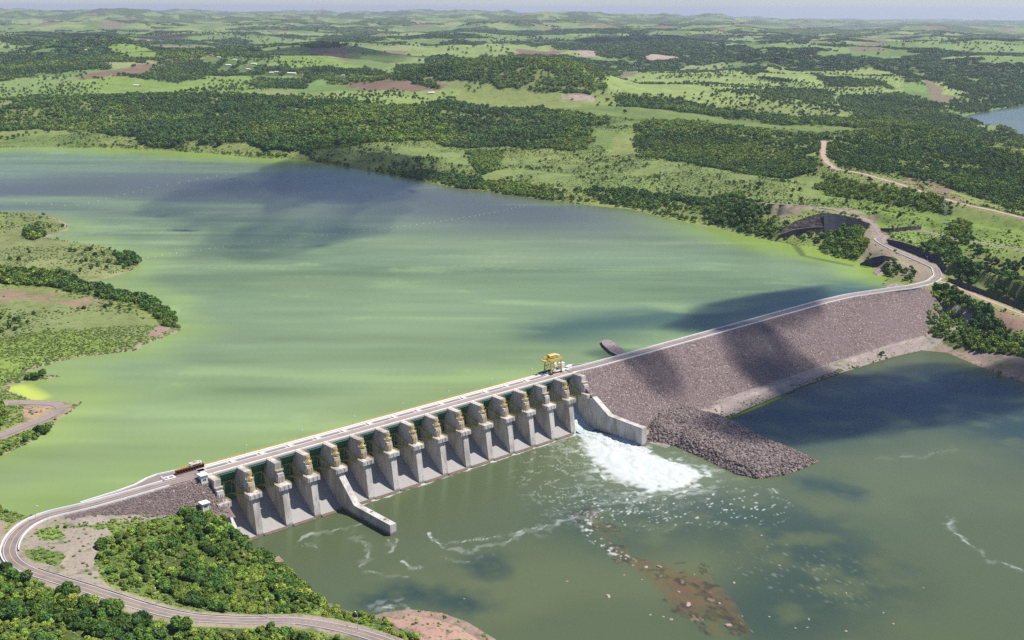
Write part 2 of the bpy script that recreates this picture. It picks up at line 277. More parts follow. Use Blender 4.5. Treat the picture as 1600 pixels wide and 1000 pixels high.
def lift(base, top):                       # tops of near vertical faces over their feet: same plan distance, height from the sight line
    out = []
    for p, q in zip(base, top):
        b_ = at(*p); d = FW+RT*(q[0]-800)/CAM['f']-UP*(q[1]-500)/CAM['f']; k = (np.hypot(*(b_[:2]-CP[:2]))+(q[2] if len(q) > 2 else 1.5))/np.hypot(d[0], d[1]); out.append(CP+d*k)
    return np.array([at(*p) for p in base]), np.array(out)
W2a = lift([(1213, 377, 40.4), (1240, 376.5, 40.4), (1262, 376, 40.4), (1289, 374.5, 40.4)], [(1218, 366), (1242, 358), (1264, 355), (1288, 354)])
W2b = (W2a[1], lift([(1213, 377, 40.4), (1240, 376.5, 40.4), (1262, 376, 40.4), (1289, 374.5, 40.4)], [(1224, 356, 8), (1245, 344, 8), (1265, 337, 7), (1287, 332, 5)])[1])
W1 = lift([(1289, 374.5, 40.4), (1306, 371.5, 40.4), (1322, 369, 41), (1340, 366, 43), (1357, 361, 47)], [(1287, 332), (1304, 333.5), (1322, 337), (1341, 342), (1358, 349)])
W3 = lift([(1388, 380.5, 51.2), (1405, 388, 50), (1434, 400, 48), (1466, 413, 46), (1475, 427, 44.5)], [(1386, 373), (1407, 377), (1440, 387), (1470, 402), (1479, 418)])
W4 = lift([(1345, 414, 41), (1362, 417, 41), (1380, 418, 41), (1398, 418, 41), (1413, 416, 41.5)], [(1344, 411), (1362, 402), (1380, 398.5), (1398, 402), (1414, 412)])
W5 = lift([(1377, 361, 54), (1395, 363.5, 55), (1418, 361, 56), (1440, 358, 57.5)], [(1376, 356), (1396, 356), (1420, 353), (1440, 353)])
W6 = lift([(1481, 440, 41.8), (1510, 452, 39), (1540, 463, 35.8), (1580, 478, 31), (1610, 490, 28)], [(1482, 433), (1512, 443), (1542, 454), (1582, 468), (1612, 480)])
for B_, T_ in (W2a, W2b, W1, W3, W5, W6):
    sh_ = lambda L, k: L+np.r_[(L.mean(0)-CP)[:2]/np.linalg.norm((L.mean(0)-CP)[:2])*k, 0]
    BREAK += [sh_(B_, -3.) if B_ is not W2b[0] else sh_(B_, 1.), sh_(T_, 5.)]
ROADS = [(road_left, 6.), (road_right, 6.), (gravel_road, 4.), (dirt_road, 5.), (track_r, 4.), (track_u, 3.5), (track_l, 5.)]
DOMES = [(800, 140, 92, 400, 190, 92), (690, 132, 92, 260, 150, 44), (890, 148, 90, 240, 150, 52), (140, 84, 120, 460, 220, 95), (1110, 140, 92, 380, 200, 46), (1030, 155, 90, 160, 100, 12), (330, 100, 110, 500, 200, 46), (500, 88, 115, 350, 160, 48), (1200, 92, 105, 200, 160, 62), (1420, 120, 80, 350, 180, 34)]
DOM = [(*at(u, v, z)[:2], rx, ry, h) for u, v, z, rx, ry, h in DOMES]
ST = [(322.2, 36, 14.2), (345, 29.5, 14.), (403, 26.6, 14), (600, 26.6, 14), (700, 26.2, 14), (745, 21, 10.5), (780, 14.5, 3), (812, 7.5, -4), (850, -1., -14)]
STL = [(-15.2, 35.2, 15.3, 24.5, 0), (-22, 36.5, 14.4, 25.5, .0), (-45, 38, 14, 29.5, .0), (-60, 36, 14, 32.5, 0), (-75, 30, 13.5, 36.5, 0), (-95, 28, 13, 40, 0), (-115, 27, 13, 42, 0)]
def dam_cap(x, y):                         # highest the ground may stand under the embankments
    yd = np.interp(x, [q[0] for q in ST], [q[2] for q in ST]); dz = np.interp(x, [322, 600, 745, 850], [2.5, 3.5, 5, 9]); yu = np.interp(x, [q[0] for q in ST], [q[1] for q in ST])
    c = np.where(y > yd, 41.5, np.maximum(43.4-(yd-y)/1.34-2.2, dz-2.2)); c = np.where((x > 318) & (x < 846) & (y < yu) & (y > yd-(43.4-dz)*1.34-4), c, 1e9)
    xl = -x; k = [-q[0] for q in STL]; yd = np.interp(xl, k, [q[2] for q in STL]); yu = np.interp(xl, k, [q[1] for q in STL]); zt = np.interp(xl, k, [q[3] for q in STL])
    cl = np.where(y > yd, 41.5, np.maximum(43.3-(yd-y)/1.25-1.8, zt-.8)); return np.where((x < -15) & (x > -113) & (y < yu) & (y > yd-(43.3-zt)*1.25-1.5), cl, c)
def far_height(x, y):
    dx, dy = x-CP[0], y-CP[1]; r = np.hypot(dx, dy); a = np.degrees(np.arctan2(dx*_sy-dy*_cy, dx*_cy+dy*_sy))   # a: to the right of the view
    base = 92+28*sstep(4500, 9000, r)+95*sstep(9000, 21000, r)*sstep(16, -2, a)-18*sstep(5000, 12000, r)*sstep(6, 20, a)
    amp = 12+50*sstep(3200, 5600, r)+60*sstep(8000, 18000, r)*(1-.8*sstep(4, 15, a))
    n = fbm(x, y, 1500, 5, 3, .5)*2-1; n2 = 1-np.abs(fbm(x, y, 900, 4, 5)*2-1)*2
    n3 = fbm(x, y, 650, 3, 7)*2-1
    return base+amp*(1.1*n+.5*(n2-.5)+.55*n3)+(fbm(x, y, 5200, 3, 8)*2-1)*95*sstep(9000, 17000, r)*(1-.85*sstep(5, 15, a))-r*r/(2*7.4e6)*sstep(3500, 9000, r)
def height(x, y):
    dx, dy = x-CP[0], y-CP[1]; r = np.hypot(dx, dy); H = far_height(x, y); H = np.asarray(H, float)
    near = r < 6200; xs, ys = x[near], y[near]
    num = np.zeros(xs.shape); den = np.zeros(xs.shape); dmin = np.full(xs.shape, 1e9)
    for L in BREAK:
        d, z = seg_dist(xs, ys, L); dmin = np.minimum(dmin, d); w_ = 1/(d*d+1.5)**1.15; num += w_*z; den += w_
    hn = num/den
    damp = 1-np.exp(-dmin/90.)
    hn = hn+damp*((fbm(xs, ys, 420, 4, 9)*2-1)*26)+np.minimum(dmin/25, 1)*(fbm(xs, ys, 38, 4, 12)*2-1)*3.
    rr = r[near]; k = sstep(3200, 4900, rr)*sstep(60, 900, seg_dist(xs, ys, np.vstack([FARR, FARR[:1]]))[0]); h = hn*(1-k)+H[near]*k
    for bx, by, rx, ry, hh in DOM:
        e = ((xs-bx)*_sy-(ys-by)*_cy)**2/rx**2+((xs-bx)*_cy+(ys-by)*_sy)**2/(ry*1.8)**2
        h = h+hh*np.exp(-e*1.2)
    ires = inpoly(xs, ys, RES); dn = np.minimum(np.minimum(seg_dist(xs, ys, FS)[0], seg_dist(xs, ys, LS)[0]), seg_dist(xs, ys, NL)[0])
    nearres = (dn < 400) & ~ires & ((ys > 26) | ((xs < -119) & (ys > 2))) & (xs > -1900)
    h = np.where(nearres, np.maximum(h, ZR+np.minimum(.12*dn, 4.5)), h)
    h = np.where(ires, ZR-np.minimum(.25*dn+.1, 6), h)
    idam = (xs > -130) & (xs < 812) & (ys < 42) & (ys > 14) & ires; h = np.where(idam, np.minimum(h, 36), h)
    iriv = inpoly(xs, ys, RIV) | inpoly(xs, ys, FARR); dr = np.minimum(seg_dist(xs, ys, river_left)[0], np.minimum(seg_dist(xs, ys, river_right)[0], seg_dist(xs, ys, toe_water)[0]))
    h = np.where(iriv, -np.minimum(.3*dr+.05, 4), np.where(ires, h, np.maximum(h, .3+np.minimum(dr*.08, 1.5))))
    spill = (xs > -15) & (xs < 322) & (ys < 36) & (ys > -40); h = np.where(spill, -4, h)
    for L, wd in ROADS:
        d, z = seg_dist(xs, ys, L); kk = 1-sstep(wd, wd*2.4, d); h = np.where(iriv | ires, h, h*(1-kk)+(z-.12)*kk)
    h = np.minimum(h, dam_cap(xs, ys)); H[near] = h
    return H

# terrain sheet: rings round the viewpoint's foot, finer where nearer
az = np.radians(np.r_[np.linspace(-75, -29, 30)[:-1], np.linspace(-29, 29, 1180), np.linspace(29, 75, 30)[1:]])
rs = [230.]
while rs[-1] < 47000: r_ = rs[-1]; rs.append(r_+min(r_*r_/(346*1170.)*.95, max(5.5, .0062*r_), .0085*r_)+.25)
rs = np.array(rs)
AZ, RR = np.meshgrid(az, rs)
GX = CP[0]+RR*(_cy*np.cos(AZ)+_sy*np.sin(AZ)); GY = CP[1]+RR*(_sy*np.cos(AZ)-_cy*np.sin(AZ))
GH = height(GX.ravel(), GY.ravel()).reshape(GX.shape)
print('terrain', GX.shape)
def ground(x, y):                          # bilinear look-up in the sheet
    dx, dy = x-CP[0], y-CP[1]; r = np.hypot(dx, dy); a = np.arctan2(dx*_sy-dy*_cy, dx*_cy+dy*_sy)
    j = np.interp(a, az, np.arange(len(az))); i = np.interp(r, rs, np.arange(len(rs)))
    i0 = np.minimum(i.astype(int), len(rs)-2); j0 = np.minimum(j.astype(int), len(az)-2); fi = i-i0; fj = j-j0
    return (GH[i0, j0]*(1-fi)+GH[i0+1, j0]*fi)*(1-fj)+(GH[i0, j0+1]*(1-fi)+GH[i0+1, j0+1]*fi)*fj
def on_land(pts):                          # where the sight line through each photograph point meets the ground
    out = []; t = 230*np.cumprod(np.full(1500, 1.0035))
    for u, v in pts:
        d = FW+RT*(u-800)/CAM['f']-UP*(v-500)/CAM['f']; d = d/np.hypot(d[0], d[1]); x = CP[0]+d[0]*t; y = CP[1]+d[1]*t; z = CP[2]+d[2]*t
        g = ground(x, y); k = np.argmax(z < g)
        if z[k] >= g[k]: k = np.searchsorted(t, 22000)
        out.append((x[k], y[k], g[k]))
    return np.array(out)

# ------------------------------------------------------------------ land cover, drawn as outlines on the ground
FOREST = [  # (outline, density)
 ([(-300, 165), (0, 168), (60, 156), (150, 151), (230, 152), (330, 148), (400, 151), (470, 157), (560, 163), (640, 168), (700, 160), (760, 172), (830, 168), (900, 178), (938, 188), (930, 215), (905, 238), (850, 232), (790, 228), (740, 235), (690, 225), (620, 222), (560, 228), (500, 238), (430, 236), (330, 233), (250, 226), (180, 213), (120, 206), (60, 200), (0, 206), (-300, 206)], 1.),
 ([(1000, 197), (1060, 192), (1120, 201), (1180, 206), (1240, 212), (1280, 218), (1280, 245), (1288, 270), (1230, 280), (1150, 270), (1080, 262), (1020, 248), (985, 225)], 1.),
 ([(620, 104), (680, 90), (760, 88), (860, 88), (930, 96), (955, 112), (945, 135), (935, 146), (900, 148), (850, 145), (790, 138), (720, 132), (650, 118)], 1.),
 ([(1290, 222), (1340, 205), (1420, 205), (1500, 217), (1560, 240), (1640, 262), (1640, 335), (1560, 325), (1500, 305), (1440, 285), (1390, 272), (1320, 262), (1298, 250)], .62),
 ([(965, 152), (1010, 150), (1090, 165), (1180, 178), (1250, 186), (1330, 183), (1440, 190), (1500, 212), (1440, 205), (1330, 198), (1240, 196), (1150, 188), (1060, 176), (990, 166)], .95),
 ([(1320, 150), (1400, 148), (1450, 160), (1490, 175), (1520, 198), (1570, 215), (1500, 212), (1440, 190), (1370, 180), (1320, 165)], 1.),
 ([(735, 240), (790, 238), (788, 262), (760, 272), (735, 262)], 1.), ([(640, 262), (735, 275), (800, 288), (870, 292), (900, 300), (885, 313), (800, 302), (700, 286), (640, 274)], .8), ([(560, 245), (640, 250), (735, 262), (760, 275), (700, 272), (600, 262)], .15),
 ([(915, 296), (1000, 300), (1080, 312), (1150, 310), (1180, 322), (1120, 330), (1040, 328), (980, 322), (925, 318)], .95), ([(1105, 335), (1150, 326), (1215, 335), (1225, 350), (1208, 374), (1160, 364), (1110, 350)], 1.),
 ([(1300, 280), (1400, 298), (1480, 322), (1480, 340), (1400, 330), (1330, 312), (1280, 298)], .7),
 ([(1283, 392), (1295, 372), (1320, 352), (1350, 350), (1362, 362), (1362, 385), (1345, 400), (1322, 408), (1300, 400)], 1.), ([(1372, 425), (1385, 414), (1410, 412), (1432, 425), (1428, 436), (1405, 440), (1382, 436)], 1.),
 ([(1452, 448), (1475, 450), (1500, 458), (1525, 470), (1545, 492), (1540, 500), (1600, 535), (1640, 550), (1640, 566), (1560, 556), (1500, 540), (1470, 528), (1448, 518)], 1.),
 ([(1475, 370), (1490, 352), (1510, 345), (1530, 370), (1530, 390), (1560, 410), (1640, 420), (1640, 500), (1600, 487), (1560, 470), (1520, 452), (1490, 438), (1482, 415), (1440, 395), (1460, 385)], .75), ([(1490, 160), (1560, 150), (1640, 140), (1640, 160), (1570, 168), (1510, 182), (1495, 175)], .9), ([(1495, 150), (1560, 138), (1640, 130), (1640, 150), (1560, 160), (1500, 172)], .55), ([(1560, 196), (1600, 214), (1660, 235), (1640, 245), (1570, 215)], .9),
 ([(0, 421), (60, 425), (118, 432), (135, 446), (185, 457), (245, 470), (276, 498), (281, 515), (255, 510), (225, 485), (190, 472), (150, 468), (80, 450), (0, 443)], 1.), ([(183, 400), (212, 398), (222, 410), (205, 420), (186, 414)], 1.), ([(35, 365), (60, 358), (75, 368), (60, 376), (38, 374)], 1.),
 ([(28, 600), (60, 590), (90, 586), (60, 598)], .5), ([(-60, 640), (0, 630), (18, 650), (5, 672), (-60, 680)], 1.), ([(-60, 730), (0, 700), (40, 690), (78, 664), (88, 668), (62, 692), (0, 718)], .6), ([(-60, 790), (0, 794), (28, 803), (10, 808), (-60, 806)], .7),
 ([(-200, 905), (0, 888), (40, 905), (90, 918), (150, 938), (200, 956), (260, 968), (330, 978), (440, 982), (520, 992), (560, 1010), (560, 1100), (-200, 1100)], 1.),
 ([(300, 800), (345, 808), (385, 835), (408, 862), (440, 885), (470, 918), (500, 940), (520, 950), (450, 960), (330, 955), (270, 940), (225, 905), (210, 880), (250, 850), (290, 830)], 1.),
 ([(150, 880), (165, 850), (210, 830), (270, 815), (300, 800), (290, 830), (250, 850), (210, 880), (225, 905), (270, 945), (200, 925), (160, 905)], .62), ([(395, 815), (420, 850), (400, 860), (380, 830)], .5), ([(520, 940), (545, 950), (600, 965), (660, 995), (640, 1000), (560, 975), (500, 965)], .7),
 ([(-100, 82), (80, 92), (160, 100), (180, 108), (80, 118), (0, 126), (-100, 140)], .85), ([(80, 70), (110, 55), (180, 50), (200, 60), (170, 75), (90, 80)], 1.), ([(250, 95), (330, 88), (420, 105), (400, 120), (330, 112), (290, 130), (240, 125)], .6), ([(440, 110), (560, 118), (680, 130), (690, 142), (560, 128), (440, 118)], .8), ([(400, 122), (480, 126), (470, 140), (400, 138)], .7),
 ([(1080, 70), (1200, 78), (1330, 85), (1440, 92), (1500, 104), (1490, 112), (1380, 104), (1260, 112), (1180, 98), (1080, 90)], .9), ([(900, 60), (1000, 60), (1100, 68), (1080, 85), (1000, 92), (940, 90), (920, 75)], .9), ([(1500, 100), (1600, 104), (1640, 110), (1640, 140), (1560, 135), (1520, 118)], .9), ([(1440, 120), (1500, 115), (1570, 138), (1540, 148), (1480, 140)], .95), ([(1280, 120), (1385, 128), (1388, 138), (1300, 136)], .95), ([(1175, 140), (1300, 145), (1310, 160), (1200, 158)], .9), ([(930, 95), (1010, 100), (1060, 112), (1000, 112), (950, 108)], .7)]
# outline, colour
LIME = (.185, .26, .06); PALE = (.23, .29, .09); OLIVE = (.14, .19, .055); GRASS = (.14, .22, .06); SOIL = (.19, .12, .09); PINK = (.36, .27, .225); ALG = (.33, .40, .05); DRY = (.175, .225, .07)
PATCH = [([(540, 74), (760, 68), (860, 72), (960, 80), (940, 92), (860, 84), (760, 84), (640, 90)], PALE), ([(935, 120), (1000, 108), (1100, 110), (1200, 128), (1260, 148), (1230, 160), (1150, 165), (1070, 160), (960, 150)], PALE), ([(1200, 98), (1330, 108), (1440, 120), (1400, 145), (1330, 145), (1250, 135), (1190, 122)], PALE), ([(1440, 118), (1600, 135), (1600, 165), (1500, 160), (1460, 140)], PALE),
 ([(10, 160), (40, 148), (110, 126), (200, 122), (280, 128), (330, 145), (200, 150), (60, 156)], LIME), ([(290, 117), (390, 118), (395, 130), (370, 150), (280, 145)], LIME), ([(425, 92), (520, 95), (565, 103), (560, 110), (460, 110)], LIME), ([(180, 72), (240, 75), (250, 88), (190, 90)], LIME), ([(430, 122), (600, 126), (590, 140), (460, 145)], GRASS), ([(500, 145), (700, 140), (760, 165), (640, 166), (520, 160)], PALE), ([(540, 130), (700, 132), (690, 145), (560, 143)], SOIL), ([(110, 125), (200, 108), (260, 90), (315, 92), (250, 102), (290, 110), (240, 118), (130, 127)], SOIL), ([(480, 80), (530, 78), (570, 95), (520, 92)], SOIL), ([(800, 85), (870, 74), (890, 80), (860, 88)], SOIL), ([(895, 80), (935, 75), (940, 88), (910, 90)], PINK), ([(1000, 95), (1060, 86), (1060, 96)], PINK), ([(700, 75), (780, 70), (800, 85), (720, 92)], PALE), ([(1210, 70), (1250, 68), (1245, 73)], SOIL), ([(885, 150), (935, 152), (930, 160), (890, 158)], PINK),
 ([(760, 175), (1000, 165), (1500, 215), (1290, 215), (1000, 195), (930, 240), (900, 240)], OLIVE), ([(480, 240), (700, 228), (760, 240), (1000, 250), (1290, 282), (1400, 300), (1500, 330), (1440, 345), (1300, 325), (1180, 318), (1000, 298), (880, 292), (700, 262), (560, 245)], DRY), ([(1290, 300), (1480, 335), (1640, 360), (1640, 405), (1500, 400), (1400, 372), (1380, 345)], LIME), ([(1420, 230), (1500, 225), (1530, 250), (1460, 252)], LIME), ([(0, 212), (150, 213), (180, 232), (0, 230)], OLIVE),
 ([(1180, 340), (1230, 322), (1330, 326), (1380, 345), (1395, 370), (1440, 400), (1470, 425), (1440, 440), (1370, 425), (1350, 405), (1370, 375), (1340, 345), (1280, 333), (1225, 345)], (.25, .2, .15)),
 ([(0, 335), (100, 345), (100, 372), (180, 395), (210, 410), (150, 440), (0, 420)], (.19, .21, .085)), ([(0, 455), (150, 470), (260, 510), (215, 548), (60, 575), (0, 590)], (.19, .22, .085)), ([(0, 452), (90, 458), (180, 475), (150, 485), (40, 470), (0, 480)], (.25, .18, .12)), ([(0, 530), (120, 520), (210, 540), (60, 575), (0, 600)], (.19, .26, .06)), ([(215, 548), (228, 528), (262, 505), (284, 517), (250, 532)], (.27, .19, .16)), ([(10, 605), (40, 600), (60, 622), (20, 620)], ALG), ([(40, 632), (85, 634), (80, 650), (45, 662)], (.33, .22, .15)),
 ([(20, 830), (60, 815), (100, 812), (160, 830), (240, 812), (340, 790), (345, 800), (260, 818), (170, 840), (145, 880), (150, 905), (170, 925), (60, 890), (32, 868)], (.30, .25, .2)), ([(100, 812), (150, 812), (175, 826), (110, 830)], (.12, .2, .05)), ([(40, 860), (75, 855), (105, 870), (90, 885), (50, 878)], OLIVE), ([(60, 835), (100, 828), (110, 842), (80, 848)], LIME), ([(175, 826), (240, 815), (300, 803), (290, 812), (230, 826), (180, 838)], LIME), ([(-60, 800), (30, 810), (5, 850), (-60, 850)], (.27, .22, .16)), ([(150, 870), (300, 805), (340, 810), (330, 850), (250, 880), (260, 940), (160, 900)], (.2, .28, .06)), ([(370, 848), (392, 850), (398, 870), (375, 868)], PINK), ([(590, 955), (650, 948), (720, 962), (790, 1000), (900, 1080), (700, 1100), (640, 1010), (600, 985)], (.37, .235, .185)),
 ([(1500, 470), (1600, 500), (1640, 520), (1640, 545), (1600, 530), (1545, 500), (1540, 485)], (.25, .16, .12)), ([(1440, 520), (1500, 540), (1560, 556), (1640, 566), (1640, 600), (1560, 585), (1480, 552), (1430, 552)], (.27, .2, .17)), ([(1380, 278), (1430, 275), (1470, 292), (1500, 318), (1440, 300)], (.2, .13, .1))]
print('outlines'); FP = [(on_land(p), d) for p, d in FOREST]; PP = [(on_land(p), c) for p, c in PATCH]
def wobble(x, y):
    r = np.hypot(x-CP[0], y-CP[1]); k = r*.009+28*sstep(1200, 2200, r)
    return x+(fbm(x, y, 40, 3, 31)-.5)*k+(fbm(x, y, 160, 2, 33)-.5)*k*1.5, y+(fbm(x, y, 40, 3, 32)-.5)*k+(fbm(x, y, 160, 2, 34)-.5)*k*1.5
def wild(x, y):                            # woods and parcels beyond the traced ones
    dx, dy = x-CP[0], y-CP[1]; q = dx*_cy+dy*_sy; p = dx*_sy-dy*_cy; n = fbm(p*.6, q, 620, 5, 41, .62); m = fbm(p*.5, q, 210, 3, 43); k = n*.6+m*.4
    gx = x*.82+y*.57+60*(fbm(x, y, 500, 2, 45)-.5)*4; gy = -x*.57+y*.82; c = _hash(np.floor(gx/330+.4*np.floor(gy/210)), np.floor(gy/210), 5)
    return k, c
def cover(x, y):
    """tree density 0..1 and ground colour at ground points"""
    r = np.hypot(x-CP[0], y-CP[1]); wx, wy = wobble(x, y); k, c = wild(x, y)
    farw = sstep(3300, 4300, r); D = (k > .552-.045*sstep(9000, 16000, r))*.95*farw
    col = np.empty((len(x), 3)); n1 = fbm(x, y, 60, 4, 51)[:, None]
    base = np.array([.15, .19, .055])*(1-n1)+np.array([.24, .27, .085])*n1
    pal = np.array([(.21, .27, .09), (.17, .25, .075), (.13, .2, .06), (.24, .28, .11), (.15, .21, .07), (.2, .16, .11), (.19, .26, .085), (.15, .22, .07)])
    pc = pal[np.minimum((c*8).astype(int), 7)]; col = base*(1-farw[:, None])+pc*farw[:, None]
    brk = fbm(x, y, 28, 4, 59, .6)
    for P, cc in PP:
        m = inpoly(wx, wy, P); D[m] = np.minimum(D[m], .0)
        if cc[0] > cc[1] and len(P) < 8: m &= (brk > .4) | (r > 3500)
        col[m] = np.array(cc)*(.78+.44*n1[m])
    vv = fbm(x, y, 75, 3, 57)
    for P, d in FP:
        m = inpoly(wx, wy, P); D[m] = d*np.where((vv[m] < .36) & (r[m] > 1200), .3, 1)
    for L, wd in ROADS:
        m0 = r < 3000; dd = np.full(x.shape, 1e9); dd[m0] = seg_dist(x[m0], y[m0], L)[0]; D[dd < wd+2.5] = 0; g = dd < wd+1.5; col[g] = np.array((.30, .24, .19))*(.8+.4*n1[g])
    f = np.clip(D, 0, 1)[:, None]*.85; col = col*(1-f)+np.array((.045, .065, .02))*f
    return D, col
gx, gy, gh = GX.ravel(), GY.ravel(), GH.ravel(); GHf = gh
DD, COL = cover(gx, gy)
rr_ = np.hypot(gx-CP[0], gy-CP[1])
sh = np.minimum(np.minimum(seg_dist(gx, gy, river_left)[0], seg_dist(gx, gy, river_right)[0]), 1e9); m = (sh < 9) & (rr_ < 1600); COL[m] = np.array((.27, .19, .15))*(.7+.6*fbm(gx[m], gy[m], 6, 3, 61)[:, None])
sh = seg_dist(gx, gy, LS)[0]; m = (sh < 5) & (rr_ < 2500); COL[m] = np.array((.3, .24, .17))
m = ((gx > 300) & (gx < 440) & (gy > -125) & (gy < 0)) | ((gx > 300) & (gx < 852) & (gy < 45) & (gy > -75) & (GHf < 42)) | ((gx > -118) & (gx < -10) & (gy < 42) & (gy > -1)); COL[m] = np.array((.30, .25, .22))*(.75+.5*fbm(gx[m], gy[m], 8, 3, 62)[:, None])
GZ = gh+DD*7*sstep(9000, 13000, rr_)*1.6     # far woods stand up from the fields
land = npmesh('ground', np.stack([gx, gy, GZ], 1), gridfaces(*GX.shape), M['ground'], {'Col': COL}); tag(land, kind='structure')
print('ground done')

# ------------------------------------------------------------------ water
def sheet(name, xs, ys, z, matl, colfn, clip=None):
    X, Y = np.meshgrid(xs, ys); F = gridfaces(*X.shape); x, y = X.ravel(), Y.ravel(); col, foam, dz = colfn(x, y); Z = z+dz
    V = np.stack([x, y, Z], 1)
    if clip is not None: k = clip(x[F].mean(1), y[F].mean(1)); F = F[k]
    o = npmesh(name, V, F, matl, {'Col': col, 'foam': foam}); tag(o, kind='structure'); return o
def mixrow(a, b, t): return a*(1-t[:, None])+np.array(b)*t[:, None]
def res_col(x, y):
    n = fbm(x, y*1.0, 420, 4, 71); st = fbm(((x-CP[0])*_sy-(y-CP[1])*_cy)*.3, ((x-CP[0])*_cy+(y-CP[1])*_sy)*1.3, 150, 5, 73, .6); d, _ = seg_dist(x, y, FS); dl = np.minimum(seg_dist(x, y, LS)[0], seg_dist(x, y, NL)[0]); dd = seg_dist(x, y, dam_up)[0]
    c = np.zeros((len(x), 3))+np.array((.14, .202, .09)); c = mixrow(c, (.185, .25, .098), sstep(.45, .72, n)); c = mixrow(c, (.095, .14, .055), sstep(.48, .72, st)*.75); c = mixrow(c, (.24, .32, .17), sstep(.5, .25, st)*.3)
    q = fbm(x, y, 90, 3, 75); rv = np.hypot(x-CP[0], y-CP[1])
    c = mixrow(c, (.215, .31, .06), (1-sstep(.013*rv, .062*rv, d+.045*rv*(q-.5)))*.92); c = mixrow(c, (.26, .35, .07), (1-sstep(5, 60, dl+50*(q-.5)))*.45)
    c = mixrow(c, (.18, .255, .08), (1-sstep(5, 70, dd+60*(q-.5)))*.5*(x < 330))
    fs = fbm(((x-CP[0])*_sy-(y-CP[1])*_cy)*.16+fbm(x, y, 260, 3, 74)*120, ((x-CP[0])*_cy+(y-CP[1])*_sy), 34, 4, 76, .65); c = c*(1+(.5*(fs-.5)*sstep(0, 120, d))[:, None]); c = mixrow(c, (.25, .34, .13), sstep(.62, .74, fs)*.35)
    # scum drifting into the corner by the rockfill and the intake cove
    e = line([(1290, 395), (1340, 420), (1395, 442)], ZR); de = seg_dist(x, y, e)[0]; c = mixrow(c, (.22, .31, .045), (1-sstep(5, 48, de+30*(q-.5)))*.8)
    e = line([(1240, 380), (1255, 400), (1330, 415)], ZR); de = seg_dist(x, y, e)[0]; s2 = fbm(de*6, x*.1, 40, 3, 77); c = mixrow(c, (.08, .10, .035), (1-sstep(4, 40, de))*sstep(.35, .6, s2)*.8)
    e = line([(0, 300), (200, 290), (420, 292), (640, 305), (820, 330)], ZR); de = seg_dist(x, y, e)[0]; qx = (x-CP[0])*_sy-(y-CP[1])*_cy; qy = (x-CP[0])*_cy+(y-CP[1])*_sy; c = mixrow(c, (.068, .07, .06), np.exp(-(de/260)**2)*sstep(.3, .6, fbm(qx*.22, qy, 110, 5, 79)+.16)*.95)  # cloud shadow on the upper reservoir, also darkened into the water colour
    e = line([(860, 515), (1000, 500), (1150, 488), (1350, 452)], ZR); de = seg_dist(x, y, e)[0]; c = mixrow(c, (.03, .07, .06), np.exp(-(de/50)**2)*sstep(.3, .6, fbm(qx*.5, qy, 60, 4, 81)+.05)*.85)  # broken cloud shadow behind the rockfill dam, painted into the water colour too
    e = line([(28, 607), (45, 615), (58, 622)], ZR); de = seg_dist(x, y, e)[0]; c = mixrow(c, (.42, .48, .08), 1-sstep(4, 14, de+8*(q-.5)))
    return c, np.zeros(len(x)), np.zeros(len(x))
xs = np.r_[np.linspace(-1900, -400, 60), np.linspace(-392, 1100, 260), np.linspace(1110, 1700, 50)]; ys = np.r_[np.linspace(-20, 320, 92), np.linspace(326, 1300, 130), np.linspace(1312, 3200, 120)]
WR = np.vstack([dam_up[::-1], [(-122, 24, 0), (-150, 24, 0), (-200, 15, 0), (-500, 5, 0), (-1900, 5, 0), (-1900, 3200, 0), (1700, 3200, 0), (1700, 60, 0), (905, 60, 0), (835, 30, 0)]])
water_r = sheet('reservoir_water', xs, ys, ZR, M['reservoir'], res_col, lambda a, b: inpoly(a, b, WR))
PL = lambda p: line(p, 0)
plume = PL([(897, 668), (900, 690), (912, 712), (935, 735), (955, 752), (985, 762), (1015, 772), (1052, 770), (1090, 758), (1108, 742), (1085, 728), (1045, 716), (1008, 703), (965, 690), (930, 674)])
streaks = [(PL(p), w_, a_) for p, w_, a_ in [
 ([(672, 832), (685, 845), (700, 856), (735, 860), (765, 852)], 1.4, 1), ([(700, 850), (725, 848), (748, 842), (770, 838)], 1.1, 1), ([(735, 858), (765, 855), (790, 845), (815, 832), (850, 822), (900, 805), (960, 790), (1010, 775)], 1.4, .6), ([(800, 840), (850, 826), (880, 812)], 3.5, .5), ([(900, 806), (960, 788), (1030, 775), (1080, 762)], 7, .4),
 ([(472, 853), (474, 840), (485, 832), (505, 830), (530, 825), (560, 817)], 1.8, .55), ([(478, 846), (495, 852)], 1.2, .4), ([(560, 836), (570, 842), (566, 852), (574, 860), (570, 872), (556, 882)], 1.7, .5), ([(610, 845), (616, 858), (608, 866)], 1.4, .5), ([(622, 842), (618, 855)], 1.1, .4), ([(580, 892), (600, 897), (640, 903)], 1.6, .5), ([(631, 875), (640, 880), (650, 885), (662, 884)], 1.3, .95), ([(690, 872), (705, 877), (740, 875), (770, 868)], 1.4, .45),
 ([(1478, 806), (1490, 815), (1493, 826), (1497, 836), (1510, 850), (1532, 862), (1552, 877)], 1.4, .85), ([(1571, 878), (1582, 884), (1605, 893)], 1.4, .8), ([(1380, 716), (1430, 712), (1470, 706), (1495, 702)], 2.5, .22),
 ([(584, 944), (596, 943), (604, 946), (622, 944), (630, 949), (600, 952)], 2.3, 1), ([(590, 955), (606, 952)], 1.7, .9), ([(905, 700), (920, 690), (950, 686), (975, 700), (950, 715), (925, 722)], 4, .8), ([(1205, 764), (1213, 770)], 1.1, .9), ([(1000, 715), (1060, 720), (1110, 735)], 3, .6)]]
sillw = np.array([(-12., -8.6, 0), (320, -8.6, 0)])
